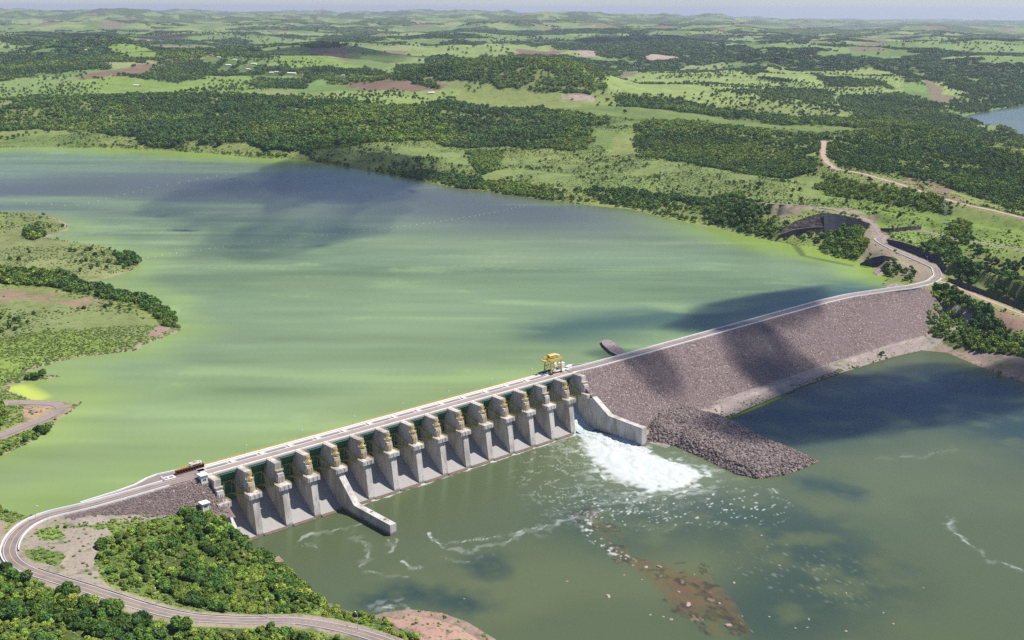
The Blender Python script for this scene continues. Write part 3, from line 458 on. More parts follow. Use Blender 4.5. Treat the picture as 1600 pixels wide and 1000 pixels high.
reef = PL([(900, 800), (942, 800), (965, 840), (1000, 862), (1055, 880), (1105, 895), (1160, 935), (1190, 1000), (1110, 1010), (1050, 960), (1000, 915), (955, 865), (925, 840)])
def riv_col(x, y):
    n = fbm(x, y, 120, 4, 83); n2 = fbm(x, y, 22, 4, 85); n3 = fbm(x, y, 5, 3, 87); c = np.zeros((len(x), 3))+np.array((.076, .098, .048)); c = mixrow(c, (.1, .12, .056), sstep(.45, .7, n)*.7)
    teal = np.zeros(len(x))
    e = PL([(960, 810), (1100, 800), (1250, 830), (1320, 900), (1200, 960)]); de = seg_dist(x, y, e)[0]; teal = np.maximum(teal, (1-sstep(10, 75, de))*.75)
    e = PL([(1180, 650), (1350, 620), (1500, 620), (1700, 680)]); de = seg_dist(x, y, e)[0]; teal = np.maximum(teal, (1-sstep(40, 120, de)))  # cloud shadow over the bay, deepened here in the water's own colour
    for a in ([(1265, 755), (1290, 760), (1330, 770)], [(630, 925), (680, 935), (730, 945)], [(758, 880), (765, 890)], [(590, 940), (640, 925), (720, 938)]):
        e = PL(a); de = seg_dist(x, y, e)[0]; teal = np.maximum(teal, (1-sstep(0, 26, de+34*(n2-.5)))*1.)
    c = mixrow(c, (.022, .045, .042), np.clip(teal, 0, 1)*sstep(.2, .6, n2+.05)*.9)
    inr = inpoly(x+(n2-.5)*40, y+(n-.5)*40, reef); dr_ = seg_dist(x, y, np.vstack([reef, reef[:1]]))[0]; k = np.where(inr, sstep(0, 14, dr_), 0)*sstep(.25, .6, n2*.6+n3*.4); c = mixrow(c, (.13, .07, .038), k*.9); rk2 = fbm(x, y, 9, 4, 99, .6); c = mixrow(c, (.04, .032, .024), np.where(inr, 1, 0)*sstep(.52, .6, rk2)*.8); c = mixrow(c, (.26, .17, .13), np.where(inr, 1, 0)*sstep(.7, .76, rk2)*.8); c = mixrow(c, (.11, .115, .03), np.where(inr, 1, 0)*sstep(.45, .65, n3)*.35)
    foam = np.zeros(len(x))
    ip = inpoly(x+(n2-.5)*22, y+(n2-.5)*22, plume); dp = seg_dist(x, y, np.vstack([plume, plume[:1]]))[0]; o0 = np.array([308., -20.]); dz0 = np.hypot(x-o0[0], y-o0[1]); lace = fbm(x*.8+y*.3, y, 7, 5, 98, .65); foam = np.where(ip, np.clip(sstep(-2, 9, dp+16*(n3-.5))*sstep(.2, .46, lace+.34-.0033*np.maximum(dz0-45, 0)), 0, 1), .0)
    halo = np.where(~ip, np.exp(-dp/10.), 0)*sstep(.52, .68, lace)*.9; foam = np.maximum(foam, halo)
    for L, wd, a in streaks:
        de = seg_dist(x+(n2-.5)*13, y+(fbm(x, y, 15, 3, 89)-.5)*13, L)[0]; foam = np.maximum(foam, .8*a*sstep(.3, .5, fbm(x, y, 11, 3, 86))*(1-sstep(wd*.1, wd*.8, de+wd*1.8*(n3-.42)))*.85); foam = np.maximum(foam, a*.2*(1-sstep(wd, wd*4, de))*sstep(.5, .7, n3))
    de = seg_dist(x, y, sillw)[0]; foam = np.maximum(foam, (1-sstep(.4, 2.2, de+5*(n3-.42)))*(x > 70)*.85)
    chop = PL([(950, 795), (1090, 790), (1160, 790)]); de = seg_dist(x, y, chop)[0]; foam = np.maximum(foam, (1-sstep(10, 45, de))*sstep(.7, .78, fbm(x*.6+y*.4, y*1.3, 2.3, 3, 91))*.9)
    e = PL([(915, 815), (925, 838), (960, 862), (985, 880)]); de = seg_dist(x, y, e)[0]; foam = np.maximum(foam, (1-sstep(2, 7, de))*sstep(.62, .7, fbm(x, y, 2.4, 2, 90))*.8)
    churn = PL([(880, 690), (860, 740), (900, 790), (1000, 790)]); de = seg_dist(x, y, churn)[0]; w5 = np.abs(fbm(x, y, 9, 4, 93)-.5); foam = np.maximum(foam, (1-sstep(8, 42, de))*(1-sstep(.006, .028, w5))*.38)
    c = mixrow(c, (.16, .19, .11), np.exp(-dp/30.)*.5)
    sp_ = sstep(.75, .8, fbm(x, y, 2.2, 2, 94))*sstep(.45, .7, fbm(x, y, 60, 3, 92))*(1-sstep(20, 60, seg_dist(x, y, PL([(960, 810), (1150, 830), (1260, 900)]))[0]))*.3; c = mixrow(c, (.35, .36, .32), sp_); c = mixrow(c, (.5, .53, .5), foam)
    dz = np.where(ip, sstep(0, 20, dp), 0)*(.5+2.6*(n2-.3)*1.+1.6*(n3-.5))+.12*(n3-.5)
    return c, foam, dz
def axis(a): return np.concatenate([np.arange(s, e, st) for s, e, st in a])
xs = axis([(-300, -40, 8), (-40, 330, 1.15), (330, 480, 1.6), (480, 760, 2.6), (760, 1500, 12), (1500, 5200, 60)]); ys = axis([(-950, -420, 9), (-420, -240, 2.2), (-240, -6, 1.15), (-6, 12, 3), (12, 1800, 70)])
def rclip(a, b): return ~((a > -60) & (a < 325) & (b > -6)) & ~((b > -6) & (a < 800)) | (a > 900)
water_d = sheet('river_water', xs, ys, 0, M['river'], riv_col, rclip)
print('water done')

# ------------------------------------------------------------------ spillway
P0 = 22.75; NP = 15
spill = tag(empty('spillway_dam', (0, 0, 0)), 'long pale concrete spillway dam with green gates between fifteen bays of grey piers', 'dam')
PR = [(34.8, -4), (34.8, 42.15), (15.55, 42.15), (15.55, 43.35), (5, 43.35), (5, 38.4), (3.1, 38.4), (3.1, 34.6), (1.2, 34.6), (1.2, 26.9), (-3.0, 26.9), (-3.2, 24.6), (-7.1, 0), (-7.3, -4)]
def pier_body():
    mb = MB(); mb.prof(2.75, 7.7, PR)
    mb.box(2.45, 8., 2.6, 5.3, 38.15, 38.45).box(2.9, 7.5, 1.4, 3.05, 34.62, 36.4)
    for k in range(5): mb.box(2.70, 7.75, 4.99-.03, 5.03, 39+k*.85, 39.06+k*.85)
    for xx in (3.6, 4.9, 6.2): mb.box(xx, xx+.35, .93, 1.22, 30.1, 34.6)
    return mb
def bracket():
    mb = MB(); mb.prof(0, 9.6, [(2.4, 29.9), (-4.6, 29.9), (-4.6, 26.6), (-2.9, 26.6), (2.4, 27.8)])
    for k in range(3): mb.box(.9+k*3.2, 2.2+k*3.2, -4.9, -4.58, 26.8, 29.5)
    return mb
def rail(mb, pts, h=1.1, w=.14, post=2.2):
    for a, b in zip(pts[:-1], pts[1:]):
        a = Vector(a); b = Vector(b); n = max(1, int((b-a).length/post))
        for hh in (h, h*.5): mb.bar(a+Vector((0, 0, hh)), b+Vector((0, 0, hh)), w)
        for k in range(n+1): q = a.lerp(b, k/n); mb.bar(q, q+Vector((0, 0, h)), w)
def rail_sets():
    out = []
    for w_, pp in ((.14, [(.2, 2.2, 29.9), (.2, -4.4, 29.9)]), (.14, [(9.4, -4.4, 29.9), (9.4, 2.2, 29.9), (5.5, 2.2, 29.9)]), (.14, [(2.5, 5.2, 38.45), (2.5, 2.7, 38.45), (7.9, 2.7, 38.45)]), (.1, [(2.8, 15.5, 43.35), (2.8, 5.1, 43.35)]), (.1, [(7.6, 5.1, 43.35), (7.6, 15.5, 43.35)])):
        mb = MB(); rail(mb, pp, 1.1, w_); out.append(mb)
    return out
def stair_mb():                            # yellow zig-zag stair down the front of the pier head
    mb = MB(); zz = [(3.3, 4.7, 43.4), (7.2, 4.2, 41.2), (3.3, 3.7, 38.6), (7.2, 2.6, 36.6), (3.3, .8, 33.6), (5.2, .2, 30)]
    for a, b in zip(zz[:-1], zz[1:]):
        for dy in (-.9, .0):
            mb.bar((a[0], a[1]+dy, a[2]), (b[0], b[1]+dy, b[2]), .2, .26); mb.bar((a[0], a[1]+dy, a[2]+1.1), (b[0], b[1]+dy, b[2]+1.1), .13)
        for k in range(7): t = (k+.5)/7; x = a[0]+(b[0]-a[0])*t; y = a[1]+(b[1]-a[1])*t; z = a[2]+(b[2]-a[2])*t; mb.box(x-.3, x+.3, y-.95, y+.05, z-.06, z+.06)
    return mb
pb = pier_body(); bb = bracket(); rb = rail_sets(); stb = stair_mb()
proto = None
for i in range(-1, NP):
    X = P0*i
    if proto is None:
        o = pb.build('pier', M['concrete'], spill, loc=(X, 0, 0)); proto = [o, bb.build('bearing_block', M['concrete'], o)]+[q.build('handrail', M['yellow'], o) for q in rb]; stair = stb.build('stair', M['yellow']); C.objects.unlink(stair)
    else:
        o = proto[0].copy(); C.objects.link(o); o.location = (X, 0, 0)
        for k in proto[1:]: c = k.copy(); C.objects.link(c); c.parent = o
    if i not in (-1, 1, 12, 14): c = stair.copy(); C.objects.link(c); c.parent = o
# chutes
CH = [(24, 20.4), (21, 20.6), (18, 18.9), (13, 14.8), (9.5, 11.9), (3, 7.3), (-2.4, 3.4), (-5.5, 1.6), (-7.6, .75)]
for i in range(NP):
    mb = MB(); x0 = P0*(i-1)+7.7; x1 = P0*i+2.75; mb.prof(x0, x1, CH+[(-7.6, -4), (24, -4)]); o = mb.build('chute', M['chute'], spill)
    m2 = MB(); m2.prof(x0+.02, x1-.02, [(-6.9, 1.35), (-8.9, .35), (-9.1, -3), (-7.5, -3)]); m2.build('sill', M['sill'], o)
    # gate with girders and arms
    g = MB(); n = 12; pts = []
    for k in range(n+1):
        a = math.radians(-24+ (math.degrees(math.asin(13.2/19.5))+24)*k/n); pts.append((1.5+19.5*math.cos(a), 28+19.5*math.sin(a)))
    for k in range(n): (ya, za), (yb, zb_) = pts[k], pts[k+1]; g.add([(x0+.1, ya, za), (x1-.1, ya, za), (x1-.1, yb, zb_), (x0+.1, yb, zb_), (x0+.1, ya+.5, za), (x1-.1, ya+.5, za), (x1-.1, yb+.5, zb_), (x0+.1, yb+.5, zb_)], [(0, 3, 2, 1), (4, 5, 6, 7), (0, 1, 5, 4), (3, 7, 6, 2), (0, 4, 7, 3), (1, 2, 6, 5)])
    for xx in np.linspace(x0+1, x1-1, 9):
        for k in range(n): g.bar((xx, pts[k][0]-.25, pts[k][1]), (xx, pts[k+1][0]-.25, pts[k+1][1]), .25, .5)
    go = g.build('gate', M['green'], spill)
    g = MB()
    for z in (24.4, 34.2):
        y = 1.5+math.sqrt(19.5**2-(z-28)**2)-1.; g.box(x0+.2, x1-.2, y-.5, y+.5, z-.3, z+.3)
    for xx in (x0+3.2, (x0+x1)/2, x1-3.2): g.bar((xx, 1.5+math.sqrt(19.5**2-41)-1.5, 34.2), (xx, 1.5+math.sqrt(19.5**2-13)-1.5, 24.4), .35)
    g.build('girder', M['olive'], go)
    g = MB(); g.box(x0+.1, x1-.1, 15.6, 16.7, 41.05, 41.55); g.build('top_beam', M['teal'], go)
    for sgn in (0, 1):
        g = MB(); tx = x0+.9 if sgn == 0 else x1-.9; gx_ = x0+3.2 if sgn == 0 else x1-3.2
        for z in (24.4, 34.2): y = 1.5+math.sqrt(19.5**2-(z-28)**2)-1.4; g.bar((tx, 1.2, 28), (gx_, y, z), .75, .95)
        g.bar((tx+(gx_-tx)*.5, 9.6, 26.3), (tx+(gx_-tx)*.5, 9.6, 31), .4); g.box(tx-.85, tx+.85, .2, 2.3, 27, 29.2)
        g.build('gate_arm', M['olive'], go)
# deck
mb = MB(); mb.box(-20.2, 328, 15.5, 35.4, 42.2, 43.3); deck = mb.build('bridge_deck', M['deckc'], spill)
MB().box(-20, 328, 16.6, 24.3, 43.302, 43.345).build('roadway', M['road'], deck)
mb = MB(); mb.box(-20, 328, 15.5, 16.4, 43.3, 44.15); mb.box(-20, 328, 24.4, 24.9, 43.3, 43.6); mb.box(-20, 328, 29.3, 30.3, 43.3, 43.75); mb.box(-20, 300, 31.6, 32.8, 43.3, 43.9); mb.build('parapet', M['white'], deck)
for i in range(NP): MB().box(P0*i+4.0, P0*i+6.4, 25.2, 29.2, 43.3, 44.0).build('hatch_block', M['white'], deck)
for i in range(NP): MB().box(P0*(i-1)+9, P0*i+1.6, 25.6, 28.6, 43.302, 43.36).build('slot_grating', M['grate'], deck)
for i in range(1, 2):
    pass
for yy in (30.8, 34.2): MB().box(-35, 300, yy-.18, yy+.18, 43.3, 43.75).build('crane_rail', M['yline'], deck)
mb = MB(); rail(mb, [(-20, 35.2, 43.3), (300, 35.2, 43.3)], 1.1, .1, 3); mb.build('handrail', M['yellow'], deck)
mb = MB(); mb.box(-20, 328, 22.9, 23.02, 43.346, 43.35); mb.build('centre_line', M['yline'], deck)
# walls running downstream
def wall_mb(x, w_, top, bot=-4): return MB().prof(x, x+w_, [(p[0], p[1]) for p in top]+[(top[-1][0], bot), (top[0][0], bot)])
wall_mb(P0*3+2.73, 4.99, [(1.2, 26.3), (-2.8, 24.7), (-21.4, 8.0), (-64.4, 8.0)]).build('dividing_wall', M['concrete'], spill)
mb = wall_mb(P0*14+2.73, 5.3, [(2, 26.6), (-8, 26.6), (-8.2, 28.3), (-27.3, 16.9), (-64.8, 16.2)]); mb.build('training_wall', M['concrete'], spill)
wall_mb(-20.03, 4.99, [(3, 29), (-2.8, 25.4), (-22, 8)]).build('abutment_wall', M['concrete'], spill)
mb = MB()
for yy in (-38, -54): mb.box(P0*3+4.6, P0*3+6.6, yy-1, yy, 8, 8.4)
mb.build('wall_fitting', M['sill'], spill)
# water falling down the open right hand bay
n = 60; m_ = 40; X0 = P0*13+7.72; X1 = P0*14+2.73; yy = np.linspace(19.5, -13, n); zz = np.interp(yy, [p[0] for p in CH[::-1]], [p[1] for p in CH[::-1]]); zz = np.where(yy < -7, np.interp(yy, [-13, -7], [.2, 1.2]), zz)
XX, YY = np.meshgrid(np.linspace(X0, X1, m_), yy); ZZ = np.repeat(zz[:, None], m_, 1)+.9+.35*(fbm(XX.ravel()*1.5, YY.ravel()*.4, 2.5, 3, 95).reshape(XX.shape))
fall = npmesh('spill_water', np.stack([XX.ravel(), YY.ravel(), ZZ.ravel()], 1), gridfaces(n, m_), M['sheetw']); tag(fall, kind='structure')
# white churning water at the foot of the open bay
n = 150; m_ = 100; s_ = np.linspace(0, 1, n); cxl = np.interp(s_, [0, .15, .4, 1], [310, 315, 316, 330]); cyl_ = np.interp(s_, [0, 1], [8, -78]); hw = np.interp(s_, [0, .15, .3, .6, 1], [5.5, 7, 10, 14, 14])
SS, TT = np.meshgrid(s_, np.linspace(-1, 1, m_), indexing='ij'); XX = cxl[:, None]-4.5+TT*hw[:, None]+np.where(TT < 0, TT*SS*8, 0); XX = np.minimum(XX, 321.4); YY = cyl_[:, None]+0*TT+3*(fbm(XX.ravel(), SS.ravel()*80, 9, 3, 96).reshape(XX.shape)-.5)
n4 = fbm(XX.ravel(), YY.ravel(), 5, 5, 97, .62).reshape(XX.shape); chz = np.interp(YY, [p[0] for p in CH[::-1]], [p[1] for p in CH[::-1]]); chz = np.where(YY < -7.6, 0, chz)
edge = 1-np.abs(TT)**3; body = (1.6+2.2*np.sin(np.clip(SS*1.5, 0, 1)*math.pi)*0+2.8*(n4-.35))*edge
left = sstep(.55, -.2, TT+.5*(n4-.5)-.9*sstep(.1, .3, SS)); ZZ = chz+np.where(YY > -7, -1.+2.6*left, body-1.4*sstep(.75, 1, SS)-.5)
churn_o = npmesh('white_water', np.stack([XX.ravel(), YY.ravel(), ZZ.ravel()], 1), gridfaces(n, m_), M['foam']); tag(churn_o, kind='structure')

# ------------------------------------------------------------------ rockfill embankments
def loft(name, secs, matl, parent, amp=.5, nu=None, step=1.6):   # secs: list of cross-sections (lists of points), each the same length
    S = np.array(secs, float); S2 = []
    d = np.r_[0, np.cumsum(np.linalg.norm(np.diff(S[:, 0, :], axis=0), axis=1))]; t = np.linspace(0, d[-1], int(d[-1]/step)+2)
    A = np.stack([np.stack([np.interp(t, d, S[:, j, k]) for k in range(3)], 1) for j in range(S.shape[1])], 1)
    for row in A: S2.append(np.vstack([np.linspace(row[j], row[j+1], max(2, int(np.linalg.norm(np.ptp(A[:, j:j+2].mean(0), axis=0))/step)+1), endpoint=False) for j in range(len(row)-1)]+[row[-1:]]))
    G = np.array(S2); nr, nc = G.shape[:2]; g = G.reshape(-1, 3); nz_ = (fbm(g[:, 0], g[:, 1]+g[:, 2]*1.7, 2.6, 3, 101)-.5)*2*amp+(fbm(g[:, 0], g[:, 1], 40, 2, 103)-.5)*amp
    top = g[:, 2] > 43.2; g[:, 2] += np.where(top, 0, nz_); g[:, 1] += np.where(top, 0, nz_*.5)
    o = npmesh(name, g, gridfaces(nr, nc), matl, smooth=False); o.parent = parent; return o, G
def stone_mesh(name, seed, matl, n=2):
    rg = np.random.default_rng(seed); import bmesh
    bm = bmesh.new(); bmesh.ops.create_icosphere(bm, subdivisions=n, radius=1)
    pl = [(Vector(rg.normal(size=3)).normalized(), rg.uniform(.6, .85)) for _ in range(9)]
    for v in bm.verts:
        for q, dd in pl:
            k = v.co.dot(q)
            if k > dd: v.co -= q*(k-dd)
        v.co.z *= .7; v.co.x *= 1.15
    m = bpy.data.meshes.new(name); bm.to_mesh(m); bm.free(); m.materials.append(matl); return m
def scatter(name, pts, scl, idx, coll, parent=None, tilt=0., zs=1.):
    m = bpy.data.meshes.new(name); m.vertices.add(len(pts)); m.vertices.foreach_set('co', np.asarray(pts, np.float32).ravel())
    a = m.attributes.new('sc', 'FLOAT_VECTOR', 'POINT'); s3 = np.repeat(np.asarray(scl, np.float32)[:, None], 3, 1) if np.ndim(scl) == 1 else np.asarray(scl, np.float32); a.data.foreach_set('vector', s3.ravel())
    a = m.attributes.new('ro', 'FLOAT_VECTOR', 'POINT'); ro = np.zeros((len(pts), 3), np.float32); ro[:, 2] = RNG.uniform(0, 6.283, len(pts)); ro[:, :2] = RNG.uniform(-tilt, tilt, (len(pts), 2)); a.data.foreach_set('vector', ro.ravel())
    a = m.attributes.new('ix', 'INT', 'POINT'); a.data.foreach_set('value', np.asarray(idx, np.int32))
    o = bpy.data.objects.new(name, m); C.objects.link(o); o.parent = parent
    g = bpy.data.node_groups.new(name+'_scatter', 'GeometryNodeTree'); g.interface.new_socket('Geometry', in_out='INPUT', socket_type='NodeSocketGeometry'); g.interface.new_socket('Geometry', in_out='OUTPUT', socket_type='NodeSocketGeometry')
    N = g.nodes; L = g.links; gi = N.new('NodeGroupInput'); go = N.new('NodeGroupOutput'); ip = N.new('GeometryNodeInstanceOnPoints'); ci = N.new('GeometryNodeCollectionInfo')
    ci.inputs['Collection'].default_value = coll; ci.inputs['Separate Children'].default_value = True; ci.inputs['Reset Children'].default_value = True
    def na(nm, ty):
        q = N.new('GeometryNodeInputNamedAttribute'); q.data_type = ty; q.inputs['Name'].default_value = nm; return q.outputs['Attribute']
    L.new(gi.outputs[0], ip.inputs['Points']); L.new(ci.outputs[0], ip.inputs['Instance']); ip.inputs['Pick Instance'].default_value = True
    L.new(na('ix', 'INT'), ip.inputs['Instance Index']); L.new(na('sc', 'FLOAT_VECTOR'), ip.inputs['Scale']); L.new(na('ro', 'FLOAT_VECTOR'), ip.inputs['Rotation']); L.new(ip.outputs[0], go.inputs[0])
    md = o.modifiers.new('scatter', 'NODES'); md.node_group = g; o['kind'] = 'stuff'; return o
def coll_of(name, meshes):
    c = bpy.data.collections.new(name)
    for k, m in enumerate(meshes): o = bpy.data.objects.new('%s_%02d' % (name, k), m); c.objects.link(o)
    return c
stones = coll_of('stone_kit', [stone_mesh('stone', k, M['boulder'], 1) for k in range(6)])
SL = 1.34
rdam = tag(empty('rockfill_dam', (560, 0, 0)), 'long brown rockfill dam curving away right of the spillway', 'dam')
st = ST
secs = []
for x, yu, yd in st:
    sk = 0 if x < 700 else (x-700)*.1; dz = np.interp(x, [322, 600, 745, 850], [2.5, 3.5, 5, 9])
    secs.append([(x, yu+6, 38.4), (x, yu, 43.4), (x, yd, 43.4), (x-sk*.6, yd-(43.4-dz)*SL, dz), (x-sk, yd-(43.4-dz)*SL-6, dz-3)])
for s__ in secs:
    for q in range(len(s__)): s__[q] = (s__[q][0]-560, s__[q][1], s__[q][2])
body, GG = loft('embankment', secs, M['rock'], rdam)
def slope_stones(n, x0, x1, smin, smax):
    x = RNG.uniform(x0, x1, n); yd = np.interp(x, [s[0] for s in st], [s[2] for s in st]); dz = np.interp(x, [322, 600, 745, 850], [2.5, 3.5, 5, 9]); t = RNG.uniform(0, 1, n); z = 43.2+(dz-43.2)*t; y = yd-(43.4-z)*SL
    return np.stack([x-560, y, z-.1], 1), RNG.uniform(smin, smax, n)**1
p_, s_ = slope_stones(34000, 327.5, 842, .22, .62); scatter('riprap', p_, s_, RNG.integers(0, 6, len(p_)), stones, rdam, .6)
crest_line = np.array([(322., 22.5, 43.4), (345, 20.5, 43.4), (403, 20, 43.4), (600, 20, 43.4), (700, 20., 43.4), (745, 16.5, 43.4), (775, 9.5, 43.4), (806, 2, 43.4)])
CRL = smooth_line(np.vstack([crest_line, road_right[5:]]), 3, 6); CRL[:, 2] += .15
def kerb(name, L, off, w_, h, matl, parent=None, gaps=False):
    L = np.asarray(L); T = np.gradient(L[:, :2], axis=0); T /= np.linalg.norm(T, axis=1)[:, None]; Nn = np.stack([-T[:, 1], T[:, 0]], 1); mb = MB(); v = []
    for i in range(len(L)):
        for o_, z_ in ((off, -.4), (off, h), (off+w_, h), (off+w_, -.4)): v.append((*(L[i, :2]+Nn[i]*o_), L[i, 2]+z_))
    f = []
    for i in range(len(L)-1):
        if gaps and (i*7919) % 11 == 0: continue
        for k in range(3): f.append((4*i+k, 4*i+4+k, 4*i+5+k, 4*i+1+k))
    mb.add(v, f); return mb.build(name, matl, parent)
def road(name, L, w_, matl, line_mats=True, label=None, edge=None, dz=0.):
    L = L.copy(); L[:, 2] += dz; o = MB().ribbon(L, -w_/2, w_/2).build(name, matl); tag(o, kind='structure')
    if line_mats:
        for k, (a, m__) in enumerate(((-.13, M['yline']), (w_/2-.55, M['white']), (-w_/2+.4, M['white']))): MB().ribbon(L, a, a+.2 if k else a+.26, .006).build('road_marking', m__, o)
    return o
road('road', CRL, 8.2, M['asph'])
RL = smooth_line(road_left, 3, 6); RL[:, 2] += .12; road('road', RL, 7.6, M['asph'])
GRL = smooth_line(gravel_road, 3, 3); GRL[:, 2] += .1; road('gravel_track', GRL, 6, M['gravel'], False)
DRL = smooth_line(dirt_road, 4, 3); DRL[:, 2] += .15; road('dirt_road', DRL, 8, M['dirt'], False)
for L_ in (track_r, track_u, track_l): q = smooth_line(L_, 3, 3); q[:, 2] += .12; road('gravel_track', q, 5 if L_ is not track_l else 7, M['gravel'] if L_ is not track_r else M['dirt'], False)
# white crash barriers
bar_up = kerb('concrete_barrier', CRL[:int(len(CRL)*.97)], 5.1, .7, .95, M['white']); tag(bar_up, 'low white concrete barrier on the reservoir side of the rockfill dam road', 'barrier')
bar_dn = kerb('concrete_barrier', CRL[:int(len(CRL)*.72)], -5.9, .7, .75, M['white']); tag(bar_dn, 'low white concrete barrier on the rock slope side of the rockfill dam road', 'barrier')
k0 = int(len(RL)*.05); bl = kerb('concrete_barrier', RL[k0:int(len(RL)*.42)], -5.2, .6, .9, M['white']); tag(bl, 'white barrier along the reservoir side of the hairpin road left of the spillway', 'barrier')
bl = kerb('concrete_barrier', RL[k0:int(len(RL)*.36)], 4.6, .5, .8, M['white']); tag(bl, 'white barrier along the rock slope side of the hairpin road left of the spillway', 'barrier')
bl = kerb('concrete_kerb', RL[int(len(RL)*.42):int(len(RL)*.75)], 4.3, .35, .3, M['deckc']); tag(bl, 'pale kerb on the inner side of the road below the gravel clearing', 'kerb')
# left embankment
ldam = tag(empty('rockfill_dam', (-70, 0, 0)), 'short brown rockfill embankment under the road left of the spillway', 'dam')
stl = STL
secs = [[(x+70, yu+5, 38.4), (x+70, yu, 43.3), (x+70, yd, 43.3), (x+70, yd-(43.3-zt)*1.25, zt), (x+70, yd-(43.3-zt)*1.25-5, zt-2)] for x, yu, yd, zt, _ in stl]
loft('embankment', secs, M['rock'], ldam, .45)
x = RNG.uniform(-115, -17, 4200); yd = np.interp(-x, [-s[0] for s in stl], [s[2] for s in stl]); zt = np.interp(-x, [-s[0] for s in stl], [s[3] for s in stl]); t = RNG.uniform(0, 1, 4200); z = 43.1+(zt-43.1)*t
scatter('riprap', np.stack([x+70, yd-(43.3-z)*1.25, z], 1), RNG.uniform(.3, .85, 4200), RNG.integers(0, 6, 4200), stones, ldam, .6)
# apron beside the stoplog yard and beside the crane
MB().add([(-20.2, 35.4, 43.42), (-44, 38.5, 43.42), (-75, 30, 43.42), (-75, 24.5, 43.42), (-20.2, 24.5, 43.42)], [(0, 1, 2, 3, 4)]).build('yard_slab', M['asph'], ldam).location = (70, 0, 0)
kp = np.array([(-20.2, 35.6, 43.4), (-44, 38.7, 43.4), (-52, 37, 43.4), (-62, 32, 43.4), (-75, 29.5, 43.4), (-100, 27.5, 43.4)]); o = kerb('concrete_barrier', kp, -.3, .8, .9, M['white']); tag(o, 'curved white barrier round the yard where the rust red stoplog lies', 'barrier')
kp = np.array([(300., 35.4, 43.4), (330, 35.2, 43.4), (341, 31, 43.4), (352, 27, 43.4)]); o = kerb('concrete_barrier', kp, -.3, .8, .9, M['deckc']); tag(o, 'grey barrier round the apron behind the yellow gantry crane', 'barrier')
MB().add([(328, 35.2, 43.41), (328, 15.6, 43.41), (352, 24.5, 43.41), (341, 31, 43.41)], [(0, 1, 2, 3)]).build('apron_slab', M['asph'], rdam).location = (-560, 0, 0)

# groyne, spur and toe berm
M['boulderd'] = mat('dark_boulder', (.21, .165, .155), .9, .15, [(.8, (1, 1, 1), (.09, .07, .065), .42, .65, .7), (.4, (1, 1, 1), (.45, .38, .35), .6, .8, .5)], (2, .5, .2), rnd=.6)
stones_d = coll_of('dark_stone_kit', [stone_mesh('stone', 60+k, M['boulderd'], 1) for k in range(6)])
def heap(name, outline, topline, zt, amp, matl, label, cat, nst, smin, smax, res=2., slope=.75, loc=(0, 0)):
    O = np.asarray(outline)[:, :2]; t = empty(name, (*O.mean(0), 0)); tag(t, label, cat); cx_, cy_ = O.mean(0)
    x0, y0 = O.min(0)-2; x1, y1 = O.max(0)+2; X, Y = np.meshgrid(np.arange(x0, x1, res), np.arange(y0, y1, res)); x, y = X.ravel(), Y.ravel()
    ins = inpoly(x, y, O); d = seg_dist(x, y, np.vstack([O, O[:1]]))[0]; h = np.where(ins, np.minimum(d*slope, zt(x, y)), -1.5); h = h+(fbm(x, y, 5, 3, 111)-.5)*amp*2*np.where(ins, 1, 0)
    F = gridfaces(*X.shape); keep = (ins[F].any(1)); o = npmesh('mound', np.stack([x-cx_, y-cy_, h], 1), F[keep], matl, smooth=False); o.parent = t
    xs_ = RNG.uniform(x0, x1, nst*3); ys_ = RNG.uniform(y0, y1, nst*3); k = inpoly(xs_, ys_, O); xs_, ys_ = xs_[k][:nst], ys_[k][:nst]; d = seg_dist(xs_, ys_, np.vstack([O, O[:1]]))[0]; hz = np.minimum(d*slope, zt(xs_, ys_))+(fbm(xs_, ys_, 5, 3, 111)-.5)*amp*2
    s = scatter('riprap', np.stack([xs_-cx_, ys_-cy_, hz], 1), RNG.uniform(smin, smax, len(xs_)), RNG.integers(0, 6, len(xs_)), stones_d if smax > 1.2 else stones, t, .8); return t
go_ = line([(1008, 672), (1012, 690), (1055, 697), (1100, 717), (1150, 741), (1185, 749), (1230, 741), (1277, 722), (1240, 706), (1200, 691), (1165, 672), (1130, 657), (1095, 648), (1050, 634), (1014, 640)], 0)
heap('rock_groyne', go_, None, lambda x, y: 8.5-.012*np.maximum(0, -y-60)*3, .6, M['rock'], 'heap of dark brown boulders jutting into the river beside the foaming spillway', 'groyne', 9000, .7, 1.7)
bo = np.vstack([line([(1100, 640), (1130, 657), (1160, 641), (1200, 625), (1250, 604), (1300, 587), (1350, 571), (1400, 556), (1440, 548), (1470, 530)], 0), [(790, -44, 0), (700, -30, 0), (600, -24, 0), (420, -24, 0)]])
heap('gravel_berm', bo, None, lambda x, y: np.interp(x, [400, 600, 760, 800], [4.2, 4.6, 6.5, 8])+0*y, .25, M['gravel'], 'strip of pale gravel along the foot of the rockfill dam', 'berm', 1500, .2, .6, 2., .28)
so_ = np.array([(388, 26, 0), (392, 40, 0), (404, 62, 0), (413, 74, 0), (421, 75, 0), (425, 68, 0), (418, 50, 0), (410, 36, 0), (406, 26, 0)])
t = heap('rock_spur', so_, None, lambda x, y: 3.0+0*x, .25, M['rock'], 'small flat topped rock spur sticking into the green reservoir behind the dam road', 'spur', 380, .4, .9, 1.2, .8); t.location.z = 39.6; MB().add([(p[0]-t.location.x, p[1]-t.location.y, 3.35) for p in [(391, 28), (395, 42), (406, 62), (413, 71), (420, 72), (422, 67), (415, 51), (407, 38), (402, 28)]], [tuple(range(9))]).build('gravel_top', M['gravel'], t)
def slab_on(o_, poly, z, matl, name, parent): MB().add([(p[0], p[1], z) for p in poly], [tuple(range(len(poly)))]).build(name, matl, parent)
